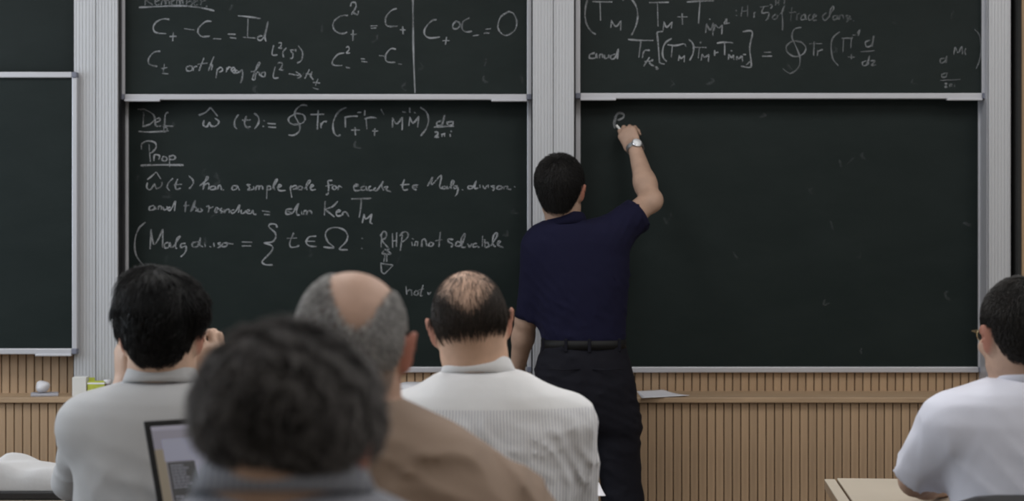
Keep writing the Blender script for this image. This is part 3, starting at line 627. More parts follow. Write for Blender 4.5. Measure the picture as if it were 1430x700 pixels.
def ring_collar(name, cx, cy, z, rx, ry, tilt, m, parent, org, hgt=.038, drop=.034, gap=.006, roll=0, open_=.5, flare=.006):
    """folded shirt collar: a band round the neck that turns over and falls outside; open at the front (+Y)"""
    bm = bmesh.new(); n = 48; prof = [(0, 0), (-.002, hgt * .5), (-.001, hgt * .92), (.003, hgt), (gap, hgt * .93), (gap + flare * .6, hgt * .5), (gap + flare, hgt - drop * 1.15), (gap + flare - .002, hgt - drop * 1.17), (gap + flare * .5 - .002, hgt * .5), (.003, hgt * .86), (.001, hgt * .5), (.002, 0)]
    rings = []
    for i in range(n + 1):
        a = math.pi / 2 + open_ * .5 + (2 * math.pi - open_) * i / n; ca, sa = math.cos(a), math.sin(a)
        rg = []
        for dr, dz in prof:
            x = ca * (rx + dr); y = sa * (ry + dr); zz = dz + tilt * (-sa) * ry + roll * ca * rx
            rg.append(bm.verts.new((cx + x - org[0], cy + y - org[1], z + zz - org[2])))
        rings.append(rg)
    k = len(prof)
    for a, b in zip(rings[:-1], rings[1:]):
        for j in range(k): bm.faces.new((a[j], a[(j + 1) % k], b[(j + 1) % k], b[j]))
    bm.faces.new(rings[0]); bm.faces.new(rings[-1][::-1]); bmesh.ops.recalc_face_normals(bm, faces=bm.faces[:])
    return from_bm(name, bm, m, parent, True)
# ------------------------------------------------------------------ people
def shirt_mat(name, col, stripe=None, pitch=.0065, yoke=None, rough=.85, bump=.25, bscale=22, frac=.3, sheen=.1, bst=(1, 1, .5)):
    m = mat(name, col, rough, 0, .2, var=.04, vscale=6, bump=bump, bscale=bscale, bstretch=bst, sheen=sheen)
    nt = m.node_tree; N = nt.nodes; L = nt.links; b = N['Principled BSDF']
    if stripe:
        src = b.inputs['Base Color'].links[0].from_socket; tc = N.new('ShaderNodeTexCoord'); sp = N.new('ShaderNodeSeparateXYZ')
        nz = N.new('ShaderNodeTexNoise'); nz.inputs['Scale'].default_value = 5; L.new(tc.outputs['Object'], nz.inputs['Vector'])
        L.new(tc.outputs['Object'], sp.inputs[0])
        mu = N.new('ShaderNodeMath'); mu.operation = 'MULTIPLY_ADD'; mu.inputs[1].default_value = .02; L.new(nz.outputs[0], mu.inputs[0]); L.new(sp.outputs[0], mu.inputs[2])
        dv = N.new('ShaderNodeMath'); dv.operation = 'DIVIDE'; dv.inputs[1].default_value = pitch; L.new(mu.outputs[0], dv.inputs[0])
        fr = N.new('ShaderNodeMath'); fr.operation = 'FRACT'; L.new(dv.outputs[0], fr.inputs[0])
        lt = N.new('ShaderNodeMath'); lt.operation = 'LESS_THAN'; lt.inputs[1].default_value = frac; L.new(fr.outputs[0], lt.inputs[0]); fac = lt.outputs[0]
        if yoke is not None:
            g = N.new('ShaderNodeMath'); g.operation = 'LESS_THAN'; g.inputs[1].default_value = yoke; L.new(sp.outputs[2], g.inputs[0])
            mm = N.new('ShaderNodeMath'); mm.operation = 'MULTIPLY'; L.new(fac, mm.inputs[0]); L.new(g.outputs[0], mm.inputs[1]); fac = mm.outputs[0]
        mx = N.new('ShaderNodeMix'); mx.data_type = 'RGBA'; L.new(fac, mx.inputs[0]); L.new(src, mx.inputs[6]); mx.inputs[7].default_value = (*stripe, 1)
        L.new(mx.outputs[2], b.inputs['Base Color'])
    return m
M_trou = mat('dark_trousers', (.005, .005, .009), .85, bump=.2, bscale=30, spec=.2)
M_trou2 = mat('grey_trousers', (.06, .06, .065), .85, bump=.2, bscale=30)
M_shoe = mat('black_leather', (.015, .014, .013), .35)
M_eye = mat('eye_white', (.7, .68, .65), .2); M_iris = mat('dark_iris', (.03, .018, .01), .2)
M_belt = mat('black_leather_belt', (.006, .006, .006), .6, spec=.2)
SK = (.68, .44, .32)

def hairline(loc, nape=-.055):
    h = np.interp(loc[:, 1], [-.10, -.045, -.022, .012, .035, .06, .09], [nape, nape, -.012, .028, .045, .075, .10])
    ear = (np.abs(loc[:, 0]) > .070) & (np.abs(loc[:, 2]) < .040) & (loc[:, 1] > -.032) & (loc[:, 1] < .035)
    return sstep(h - .010, h + .006, loc[:, 2]) * (1 - ear)
def build_head_parts(root, T, c, M, org, col=None):
    for q in (-1, 1):
        p = T(q * .032, .0850, .013)
        bm = bmesh.new(); bmesh.ops.create_uvsphere(bm, u_segments=16, v_segments=10, radius=.0108)
        e = from_bm('eye', bm, M_eye, root, True, loc=Vector(p) - Vector(org))
        bm = bmesh.new(); bmesh.ops.create_uvsphere(bm, u_segments=12, v_segments=8, radius=.0052)
        from_bm('iris', bm, M_iris, e, True, loc=M @ Vector((0, .0072, 0)))
        tube('eyebrow', [Vector(T(q * (.014 + .011 * k), .1005 - .004 * k * k * .8, .040 + (.003 if k in (1, 2) else 0))) - Vector(org) for k in range(4)], [.002, .0035, .003, .0012], col, root, 6)
def rows_px(rows, Y):
    out = []
    for r in rows:
        py, a, b, d = r[:4]; dy = r[4] if len(r) > 4 else 0
        out.append((Z_(py, Y), (X_(a, Y) + X_(b, Y)) / 2, Y + dy, (X_(b, Y) - X_(a, Y)) / 2, d))
    return out
def flat_sleeve(S, a, b, ra, rb, k=.03):
    a_, b_ = Vector(a), Vector(b); d = npv((b_ - a_).normalized()); bb = npv(b_); L = (b_ - a_).length
    e = b_ + (b_ - a_).normalized() * .1
    re = rb + (rb - ra) * .1 / L
    T = Shape(); T.cone(a_, e, ra, re); f0, lo, hi, _, _ = T.pr[0]
    S.add(lambda X, Y, Z: np.maximum(f0(X, Y, Z), (X - bb[0]) * d[0] + (Y - bb[1]) * d[1] + (Z - bb[2]) * d[2]), lo, hi, k)
def shoe(root, ankle, org, fwd=(0, 1, 0)):
    S = Shape(); a = Vector(ankle); f = Vector(fwd).normalized()
    S.ell(Vector((a.x, a.y, .045)) + f * .02, (.042, .07, .045), None, 0); S.ell(Vector((a.x, a.y, .03)) + f * .13, (.046, .09, .032), frame(f, (0, 0, 1)), .04)
    S.ell(Vector((a.x, a.y, .035)) - f * .035, (.036, .04, .036), None, .03)
    def cut(X, Y, Z): return .004 - Z + 0 * X + 0 * Y
    lo = S.pr[1][1]
    me, V = S.mesh(.008, clip=(np.array([-9, -9, .003]), np.array([9, 9, 9])), name='shoe', org=org)
    link('shoe', me, M_shoe, root)
def seated(name, label, Y, hc, ypr, wide, rows, shirt, arms, skin, hairfn, neck_px, collar=None, h=.007, wr=None, sleeve='long', trous=None, seatdy=0, headscale=1.0, hands=None, neckr=.056, extra=None, seam=None, jaw=1.0, sub=None, scalpf=None):
    c = P(hc[0], hc[1], Y + (hc[2] if len(hc) > 2 else 0)); M = Euler((R(ypr[1]), R(ypr[2]), R(ypr[0])), 'YXZ').to_matrix()
    M = Matrix.Rotation(R(ypr[0]), 3, 'Z') @ Matrix.Rotation(R(ypr[2]), 3, 'Y') @ Matrix.Rotation(R(ypr[1]), 3, 'X')
    body_x = X_(neck_px[0], Y); org = Vector((body_x, Y, 0)); root = empty(name, org)
    H = Shape(); T = head_shape(H, c, M, headscale, wide, jaw)
    B = Shape(); B.merge(H)
    nb = P(neck_px[0], neck_px[1], Y + .01); nt = c + M @ Vector((0, -.022, -.045)); mid = nt.lerp(nb, .5) + Vector((0, -.005, 0))
    B.cone(nt, mid, neckr, neckr * .98, .03); B.cone(mid, nb + Vector((0, 0, -.05)), neckr * .98, neckr * 1.15, .03)
    L = rows_px(rows, Y); core = [(z, cx, cy, w * .80, d * .78) for z, cx, cy, w, d in L]
    B.loft(core, .03)
    fine = [((c.x - .11, c.x + .11), (c.y - .13, c.y + .14), (c.z - .13, c.z + .15), .0045)]
    fine = [((c.x - .11, c.x + .11), (c.y - .13, c.y + .14), (c.z - .13, c.z + .15), .0048)]
    for sd, (sh, el, wrt) in arms.items():
        arm_shape(B, sh, el, wrt, (.040, .037, .026))
        hp = hands[sd]; hand_shape(B, wrt, hp['f'], hp['n'], hp['side'], hp.get('curl', [(.35, .45, .3)] * 4), 1.0, hp.get('thumb', (.8, .3, .2)), hp.get('spread', .05))
        w_ = Vector(wrt) + Vector(hp['f']).normalized() * .09
        fine.append(((w_.x - .11, w_.x + .11), (w_.y - .12, w_.y + .12), (w_.z - .11, w_.z + .12), .0048))
    me, V = B.mesh(h + .003, fine, name='body', org=org); paint_head(me, V, c, M, scalpf)
    link('body', me, skin, root)
    # shirt
    S = Shape(); S.loft(L, 0); shoulder_k = .05
    for sd, (sh, el, wrt) in arms.items():
        sh, el, wrt = Vector(sh), Vector(el), Vector(wrt); ur = .058
        if sleeve == 'long':
            S.cone(sh, el, ur, .047, .06); flat_sleeve(S, el, el.lerp(wrt, .9), .047, .036, .03)
        else: S.cone(sh, sh.lerp(el, .4), ur, ur, .06); flat_sleeve(S, sh.lerp(el, .2), sh.lerp(el, sub or .80), ur, ur * 1.04, .03)
    me, V = S.mesh(h, disp=wr, name='shirt', org=org); link('shirt', me, shirt, root)
    if collar:
        cx, cy = collar['c']; z0 = Z_(cy, Y)
        ring_collar('collar', X_(cx, Y), Y + collar.get('dy', 0), z0, collar['rx'], collar['ry'], collar.get('tilt', .25), shirt, root, org, collar.get('h', .038), collar.get('drop', .034), roll=collar.get('roll', 0), flare=collar.get('flare', .006))
    # trousers, shoes
    zb = L[-1] if L[0][0] > L[-1][0] else L[0]; hipz = .53; t = Shape(); cx = zb[1]
    t.loft([(.46, cx, Y, .15, .11), (.52, cx, Y, .185, .125), (.60, cx, Y, .17, .12), (.66, cx, Y, .15, .105)], 0)
    for q in (-1, 1):
        hip = Vector((cx + q * .09, Y, .53)); kn = Vector((cx + q * .13, Y + .42, .52)); an = Vector((cx + q * .13, Y + .40, .10))
        t.cone(hip, kn, .082, .062, .04); t.cone(kn, an, .062, .05, .02); shoe(root, an, org)
    me, V = t.mesh(.012, name='trousers', org=org); link('trousers', me, trous or M_trou2, root)
    hairfn(H, c, M, T, root, org)
    build_head_parts(root, T, c, M, org, M_brow)
    tag(root, label, 'person')
    return root, c, M, T, L, S, org
M_brow = mat('eyebrow_hair', (.015, .012, .01), .8)
def hair_builder(mt, n, length, rad, keep, clump=0, whorl=(0, -.05, .13), cap=None, seed=1, lift=.15, jit=.25, wave=0, nseg=5, off=.0015, down=.3, tilt0=.8, capdisp=None, caph=.005, lenf=None, radf=None, tonef=None):
    def fn(H, c, M, T, root, org):
        G = H; parent = root
        Ma = np.array(M.to_3x3(), np.float32); c_ = npv(c)
        if cap:
            K = Shape()
            for p, r, k, op in cap: K.ell(T(*p), r, M, k, op)
            for q in (-1, 1): K.ell(T(q * .098, .004, -.012), (.030, .034, .044), M, .008, -1)
            me, V = K.mesh(caph, name='hair', org=org, disp=capdisp, smooth=1)
            set_col(me, 'tone', np.full(len(V), .15)); parent = link('hair', me, mt, root); G = K
            def kp(loc): return keep(loc)
            pts = scalp_points(K, c, M, n, seed, kp)
        else:
            pts = scalp_points(H, c, M, n, seed, keep)
        wv = c_ + Ma @ np.array(whorl, np.float32)
        def flow(q):
            d = q - wv; d /= np.linalg.norm(d, axis=1, keepdims=True) + 1e-6
            d[:, 2] -= down; return d
        ln = length
        if lenf is not None: ln = length * lenf((pts - c_) @ Ma)
        me = strands('hair', G, pts, flow, ln, rad, mt, org, seed + 5, nseg, lift, off, jit, wave=wave, tilt0=tilt0, clump=clump, radf=None if radf is None else radf((pts - c_) @ Ma), tonef=None if tonef is None else tonef((pts - c_) @ Ma))
        o = link('hair_strands' if cap else 'hair', me, mt, parent); o['kind'] = 'stuff'
    return fn

# --- man at the board -----------------------------------------------------------
def lecturer():
    Y = 6.93; org = Vector((X_(818, Y), Y, 0)); root = empty('person', org)
    c = P(783, 268, Y - .02); M = Matrix.Rotation(R(-14), 3, 'Z') @ Matrix.Rotation(R(2), 3, 'Y') @ Matrix.Rotation(R(12), 3, 'X')
    skin = skin_mat('skin_lecturer', (.38, .25, .185), (.03, .025, .02))
    H = Shape(); T = head_shape(H, c, M, 1.0, 1.0)
    B = Shape(); B.merge(H)
    B.cone(c + M @ Vector((0, -.02, -.045)), P(790, 318, Y), .055, .058, .03)
    rows = [(308, 760, 828, .060), (314, 746, 848, .085), (324, 738, 862, .095), (340, 734, 874, .105), (365, 738, 879, .112), (400, 745, 877, .115), (440, 752, 874, .11), (470, 757, 873, .108), (484, 760, 871, .104)]
    L = rows_px(rows, Y)
    B.loft([(z, x, y, w * .8, d * .8) for z, x, y, w, d in L], .03)
    B.loft([(.80, L[-1][1], Y, .10, .09), (.84, L[-1][1], Y, .14, .095), (.95, L[-1][1], Y, .13, .09)], .04)
    # right arm raised to the board, left arm down to the ledge
    shR = P(856, 326, Y + .01); elR = P(908, 280, 7.10); wrR = P(886.5, 206, 7.27)
    shL = P(748, 352, Y); elL = P(735, 446, 6.98); wrL = P(722, 520, 7.12)
    arm_shape(B, shR, elR, wrR, (.050, .041, .026)); arm_shape(B, shL, elL, wrL, (.040, .040, .028))
    B.cone(elR + Vector((.008, -.02, -.008)), elR + Vector((.012, -.01, .0)), .030, .030, .03)
    f = (P(870.5, 176, 7.33) - wrR).normalized()
    tips = hand_shape(B, wrR, f, (.15, .85, .35), 1, [(.45, .75, .3), (.55, .95, .45), (.75, 1.15, .7), (.95, 1.3, .8)], .96, (.30, .75, .15), .03)
    hand_shape(B, wrL, (.05, .75, -.5), (.0, -.25, -1), -1, [(.1, .3, .2)] * 4, 1.0)
    for q in (-1, 1):
        hp_, kn_, an_ = (((858, 560), (870.5, 700), (884, 806)) if q > 0 else ((784, 560), (777, 700), (772, 806)))
        B.cone(P(*hp_, Y), P(*kn_, Y + .01), .062, .048, .03); B.cone(P(*kn_, Y + .01), P(*an_, Y), .048, .036, .03)
    hw = wrR + f * .06
    me, V = B.mesh(.010, [((c.x - .11, c.x + .11), (c.y - .14, c.y + .14), (c.z - .13, c.z + .15), .005), ((hw.x - .07, hw.x + .07), (hw.y - .08, hw.y + .10), (hw.z - .12, hw.z + .12), .0032)], name='body', org=org)
    paint_head(me, V, c, M); link('body', me, skin, root)
    # polo shirt
    navy = shirt_mat('navy_polo_knit', (.0045, .0045, .020), rough=.9, bump=.15, bscale=18, sheen=0)
    S = Shape(); S.loft(L, 0)
    flat_sleeve(S, P(850, 330, Y), P(889, 301, 6.985), .068, .064, .05)
    flat_sleeve(S, P(753, 350, Y), P(738.5, 444, 6.975), .058, .050, .05)
    fo = folds(3, .010, 75, (.5, .2, 1.0), 5, lambda X, Yy, Z: sstep(1.35, 1.0, Z) * .9 + .35)
    fo2 = folds(8, .010, 95, (1, .1, -.7), 4, lambda X, Yy, Z: sstep(1.25, 1.38, Z) * sstep(.2, .36, X))
    me, V = S.mesh(.008, disp=lambda X, Yy, Z: fo(X, Yy, Z) + fo2(X, Yy, Z), name='polo_shirt', org=org); shirt = link('polo_shirt', me, navy, root)
    ring_collar('collar', X_(790, Y), Y + .0, Z_(316, Y), .064, .064, .22, navy, root, org, .040, .038, roll=.10, flare=.014)
    for a, b, r in ((P(889, 301, 6.985), P(850, 330, Y), .0685), (P(738.5, 444, 6.975), P(753, 350, Y), .0535)):   # ribbed sleeve hems
        d = (a - b).normalized(); fr = frame(d, (0, 0, 1)); ps = [a - d * .010 + (fr.col[0] * math.cos(t) + fr.col[2] * math.sin(t)) * r - org for t in np.linspace(0, 2 * math.pi, 33)]
        bm = bmesh.new(); i0 = [bm.verts.new(p - d * .010) for p in ps[:-1]]; i1 = [bm.verts.new(p + d * .010 + d * .001) for p in ps[:-1]]
        i2 = [bm.verts.new((p - (a - org)) * .93 + (a - org) + d * .010) for p in ps[:-1]]
        for u, v in ((i0, i1), (i1, i2)):
            for k in range(32): bm.faces.new((u[k], u[(k + 1) % 32], v[(k + 1) % 32], v[k]))
        from_bm('sleeve_hem', bm, navy, root, True)
    # trousers
    t = Shape()
    tr = [(474, 758, 872, .109), (486, 756, 874, .112), (505, 751, 880, .122), (530, 747.5, 886, .130), (556, 748, 889, .128), (585, 751, 890, .118), (600, 754, 890, .10)]
    t.loft(rows_px(tr, Y), 0)
    for hp, kn, an, r in (((858, 590), (870.5, 700), (884, 806), (.092, .070, .060)), ((784, 590), (777, 700), (772, 806), (.090, .070, .060))):
        t.cone(P(*hp, Y), P(*kn, Y + .01), r[0], r[1], .03); flat_sleeve(t, P(*kn, Y + .01), P(an[0], an[1], Y), r[1], r[2], .03)
        shoe(root, P(an[0], an[1], Y), org)
    t.cone(P(821, 500, Y - .15), P(821, 580, Y - .14), .004, .010, .03, -1)
    tf = folds(5, .012, 60, (.5, .3, 1), 5)
    me, V = t.mesh(.009, disp=tf, name='trousers', org=org); trousers = link('trousers', me, M_trou, root)
    # belt with loops, back pockets
    bl = rows_px([(480, 757.5, 872.5, .111)], Y)[0]; bm = bmesh.new(); n = 56; e = 2 / 2.35; rr = []
    def sup(a, g): ca, sa = math.cos(a), math.sin(a); return Vector((bl[1] + (bl[3] + g) * math.copysign(abs(ca) ** e, ca), Y + (bl[4] + g) * math.copysign(abs(sa) ** e, sa), bl[0]))
    for i in range(n):
        a = 2 * math.pi * i / n; rr.append([bm.verts.new(sup(a, g) + Vector((0, 0, dz)) - org) for g, dz in ((.001, -.017), (.006, -.016), (.006, .016), (.001, .017))])
    for i in range(n):
        u, v = rr[i], rr[(i + 1) % n]
        for k in range(3): bm.faces.new((u[k], v[k], v[k + 1], u[k + 1]))
    bmesh.ops.recalc_face_normals(bm, faces=bm.faces[:]); belt = from_bm('belt', bm, M_belt, root, True)
    for a in (-2.75, -1.95, -1.5, -.7):
        p = sup(a, .008) - org; box('belt_loop', p.x - .006, p.x + .006, p.y - .003, p.y + .003, p.z - .024, p.z + .024, M_trou, trousers, .002)
    for px in (787, 846):
        q = P(px, 512, Y) - org; dpt = -(.122) ; 
        tube('pocket_seam', [Vector((q.x - .055, dpt - .006, q.z)), Vector((q.x, dpt - .011, q.z - .003)), Vector((q.x + .055, dpt - .006, q.z))], .0022, M_trou, trousers, 5)
    # watch
    d = (wrR - elR).normalized(); fr = frame(d, (0, -1, 0)); wc = wrR - d * .004; M_steel = mat('watch_steel', (.55, .56, .58), .3, .9); bm = bmesh.new()
    ring = [wc + (fr.col[0] * math.cos(a) * 1.12 + fr.col[2] * math.sin(a) * .98) * .0285 - org for a in np.linspace(0, 2 * math.pi, 29)]
    i = [[bm.verts.new(p + d * s_ * .009 + (p - (wc - org)).normalized() * g) for p in ring[:-1]] for s_, g in ((-1, 0), (-1, .003), (1, .003), (1, 0))]
    for u, v in zip(i[:-1], i[1:]):
        for k in range(28): bm.faces.new((u[k], u[(k + 1) % 28], v[(k + 1) % 28], v[k]))
    bmesh.ops.recalc_face_normals(bm, faces=bm.faces[:]); strap = from_bm('watch_strap', bm, M_steel, root, False)
    nrm = Vector((.25, -.93, .2)); nrm = (nrm - d * nrm.dot(d)).normalized(); q = nrm.to_track_quat('Z', 'Y')
    cs = lathe('watch_case', [(.0195, 0), (.021, .003), (.0195, .008), (.017, .009)], M_steel, strap, 28, loc=wc + nrm * .0265 - org); cs.rotation_mode = 'QUATERNION'; cs.rotation_quaternion = q
    fc = lathe('watch_face', [(.0168, 0), (.0168, .0005)], mat('watch_dial', (.75, .76, .78), .25), strap, 28, loc=wc + nrm * .0356 - org); fc.rotation_mode = 'QUATERNION'; fc.rotation_quaternion = q
    # hair
    hm = hair_mat('black_hair_a', (.004, .0035, .0035), (.014, .012, .011), .55)
    cap = [((0, -.024, .050), (.084, .098, .093), 0, 1), ((0, -.060, -.010), (.056, .042, .062), .03, 1), ((0, .098, -.040), (.10, .075, .115), .02, -1), ((0, .03, -.062), (.12, .055, .056), .02, -1)]
    hair_builder(hm, 7000, .022, .0010, lambda l: (hairline(l) * np.ones(len(l))), cap=cap, seed=3, lift=.45, jit=.5, down=.35)(H, c, M, T, root, org)
    build_head_parts(root, T, c, M, org, M_brow)
    tag(root, 'standing man in navy polo and dark trousers writing on the board', 'person')
    # chalk held between thumb and index, its tip on the board
    tp = (tips[0] + tips[4]) / 2; en = P(861, 175, YL_ + .010)
    ck = tube('chalk_stick', [Vector((0, 0, 0)), (tp - en) * 1.05], .0048, mat('white_chalk', (.8, .8, .78), .9), None, 10, loc=en)
    tag(ck, 'short white chalk stick in the raised hand of the standing man', 'chalk')
    return tips
tips = lecturer()
HL = dict(f=(.1, 1, 0), n=(0, 0, -1), side=1); HR = dict(f=(-.1, 1, 0), n=(0, 0, -1), side=-1)
def desk_hands(): return {'L': dict(f=(.3, 1, -.02), n=(0, 0, -1), side=-1), 'R': dict(f=(-.3, 1, -.02), n=(0, 0, -1), side=1)}

# --- man in the striped shirt ------------------------------------------------------
Y = 4.1
def sparse_crown(l): return hairline(l, .022) * (1 - .76 * sstep(.028, .062, l[:, 2] - .62 * np.abs(l[:, 0])))
def scalp_a(l): return np.clip(hairline(l, -.05) * sstep(.0, .02, l[:, 2]) * (1 - sstep(.02, .085, l[:, 2] - .5 * np.abs(l[:, 0]))) * .75 + .10 * hairline(l), 0, 1)
hm = hair_mat('thin_dark_hair', (.008, .006, .005), (.055, .042, .034), .45)
st = shirt_mat('white_striped_cotton', (.74, .745, .76), (.40, .41, .49), .0068, Z_(566, Y), bump=.3, bscale=14, frac=.22)
arms = {'R': (P(797, 592, Y), P(806, 735, Y + .12), P(772, 735, 4.47)), 'L': (P(552, 592, Y), P(540, 735, Y + .12), P(580, 735, 4.47))}
for k in arms: arms[k] = (arms[k][0], arms[k][1], Vector((arms[k][2].x, 4.45, .742)))
wrA = folds(21, .012, 75, (1, .2, .55), 5, lambda X, Yy, Z: .25 + .75 * sstep(Z_(560, 4.1), Z_(600, 4.1), Z))
r = seated('person', 'seated balding man with dark fringe of hair in a white pin-striped shirt', Y, (657, 457), (4, 4, -7), 1.02,
       [(514, 630, 712, .066), (521, 610, 738, .085), (535, 588, 762, .10), (550, 567, 786, .112), (565, 552, 799, .12), (590, 543, 806, .125), (640, 540, 806, .128), (720, 545, 800, .13), (830, 550, 795, .135)],
       st, arms, skin_mat('skin_b', SK, (.03, .022, .018)), hair_builder(hm, 6500, .040, .0008, sparse_crown, lenf=lambda l: 1 - .45 * sstep(.03, .08, l[:, 2] - .4 * np.abs(l[:, 0])), radf=lambda l: 1 - .5 * sstep(.02, .06, l[:, 2] - .55 * np.abs(l[:, 0])), whorl=(0, .01, .14), seed=9, lift=.05, jit=.28, down=.5, tilt0=.25, nseg=6), (668, 520),
       dict(c=(668, 526), rx=.065, ry=.062, tilt=.22, roll=0, h=.040, drop=.032, flare=.014), wr=wrA, hands=desk_hands(), neckr=.060, scalpf=scalp_a)
root, c3, M3, T3, L3, S3, org3 = r
def on_surface(S, pts, off, ay=-1):
    out = []
    for p in pts:
        q = np.array([[p[0], p[1], p[2]]], np.float32)
        q[0, 1] = p[1] + ay * .4; lo = q[0, 1]
        for _ in range(40): q[0, 1] -= ay * max(float(S.at(q)[0]) * .7, .0003)
        out.append(Vector((float(q[0, 0]), float(q[0, 1]) + ay * off, float(q[0, 2]))))
    return out
# yoke seam and sleeve seams, stitched proud of the cloth
sh = root.children[1]
tube('yoke_seam', [p - org3 for p in on_surface(S3, [(X_(x, Y), Y, Z_(562 + 6 * abs(x - 670) / 120, Y)) for x in range(560, 795, 12)], -.001)], .0016, st, root, 5)
tube('sleeve_seam', [p - org3 for p in on_surface(S3, [(X_(795 - .0006 * (y - 600) ** 2 + 4, Y), Y, Z_(y, Y)) for y in range(572, 660, 9)], -.001)], .002, st, root, 5)

# --- young man in the plain white shirt ---------------------------------------------
Y = 4.05
hm = hair_mat('black_hair_b', (.003, .003, .0035), (.011, .010, .010), .4)
cap = [((0, -.022, .056), (.085, .104, .094), 0, 1), ((0, -.056, -.008), (.058, .046, .058), .03, 1), ((-.026, -.01, .098), (.052, .078, .046), .03, 1), ((.068, -.03, .062), (.026, .05, .042), .02, 1), ((-.062, -.03, .055), (.024, .05, .042), .02, 1), ((0, .110, -.035), (.11, .075, .115), .02, -1), ((0, .03, -.062), (.13, .055, .052), .02, -1)]
arms = {'L': (P(122, 596, Y), Vector((X_(104, 4.35), 4.36, .79)), P(172, 545, 4.15)), 'R': (P(312, 596, Y), Vector((X_(345, 4.35), 4.36, .79)), P(297, 548, 4.13))}
hn = {'L': dict(f=(.02, .0, 1), n=(.9, .45, 0), side=1, curl=[(.15, .45, .3), (.2, .5, .3), (.25, .5, .3), (.3, .6, .3)], thumb=(.5, .6, .2)),
      'R': dict(f=(-.02, .0, 1), n=(-.65, .75, 0), side=-1, curl=[(.45, .8, .3), (.5, .85, .3), (.55, .85, .3), (.6, .9, .3)], thumb=(.5, .6, .2))}
wy = shirt_mat('white_cotton', (.47, .47, .48), bump=.2, bscale=12)
wrB = folds(31, .010, 55, (.7, .2, 1), 4, lambda X, Yy, Z: .25 + .75 * sstep(Z_(600, 4.05), Z_(640, 4.05), Z))
rY = seated('person', 'seated young man with thick black hair, plain white shirt, hands at his face', Y, (226, 474), (0, -4, 0), 1.0,
       [(529, 184, 268, .066), (535, 162, 292, .085), (545, 134, 318, .10), (558, 114, 338, .112), (575, 101, 350, .12), (600, 98, 353, .125), (650, 104, 348, .128), (720, 108, 344, .13), (830, 112, 340, .135)],
       wy, arms, skin_mat('skin_c', (.56, .375, .28), (.02, .016, .014)), hair_builder(hm, 10000, .046, .0010, lambda l: hairline(l, -.052), 45, whorl=(.0, -.035, .15), cap=cap, seed=12, lift=.22, jit=.35, down=.35, nseg=6, lenf=lambda l: .45 + .55 * sstep(-.02, .06, l[:, 2])), (224, 530),
       dict(c=(226, 541), rx=.068, ry=.068, tilt=.18, h=.042, drop=.030, flare=.012), wr=wrB, hands=hn, neckr=.054)

tube('yoke_seam', [p - rY[6] for p in on_surface(rY[5], [(X_(x, Y), Y, Z_(574 + 3 * abs(x - 226) / 100, Y)) for x in range(128, 330, 12)], -.0008)], .0014, wy, rY[0], 5)

# --- bald man in the tan shirt -------------------------------------------------------
Y = 2.95
def bald_keep(l):
    q = ((l[:, 0] - .020) / (.040 + .25 * np.maximum(l[:, 2] - .07, 0))) ** 2 + ((l[:, 2] - .125) / .088) ** 2
    return hairline(l, -.06) * sstep(.75, 1.25, q)
hm = hair_mat('cropped_grey_hair', (.10, .094, .09), (.75, .74, .73), .6)
arms = {'R': (P(712, 720, Y), P(735, 860, Y + .12), Vector((.1, 3.32, .784))), 'L': (P(342, 720, Y), P(330, 860, Y + .12), Vector((-.40, 3.32, .784)))}
tan = shirt_mat('tan_cotton', (.275, .20, .152), bump=.3, bscale=9, bst=(1, 1, 1))
wrC = folds(41, .020, 60, (.6, .2, .8), 5, lambda X, Yy, Z: .5 + .5 * sstep(Z_(575, 2.95), Z_(620, 2.95), Z))
seated('person', 'seated man with bald crown, cropped grey hair and tan shirt', Y, (491, 490), (-3, -2, 1), 1.10,
       [(548, 442, 550, .06), (558, 424, 562, .072), (570, 400, 588, .09), (585, 376, 620, .105), (603, 348, 652, .12), (622, 330, 676, .13), (645, 318, 697, .138), (680, 306, 728, .145), (710, 300, 745, .15), (800, 296, 750, .15), (1010, 306, 738, .15)],
       tan, arms, skin_mat('skin_d', (.48, .31, .235), (.10, .088, .08), red=(.40, .13, .09)), hair_builder(hm, 15000, .010, .0008, bald_keep, seed=17, lift=.5, jit=.5, down=.5, nseg=3, tilt0=.6), (495, 572),
       dict(c=(495, 572), rx=.068, ry=.068, tilt=.15, h=.022, drop=.012, flare=.002), wr=wrC, hands=desk_hands(), neckr=.062, scalpf=lambda l: bald_keep(l) * .72)

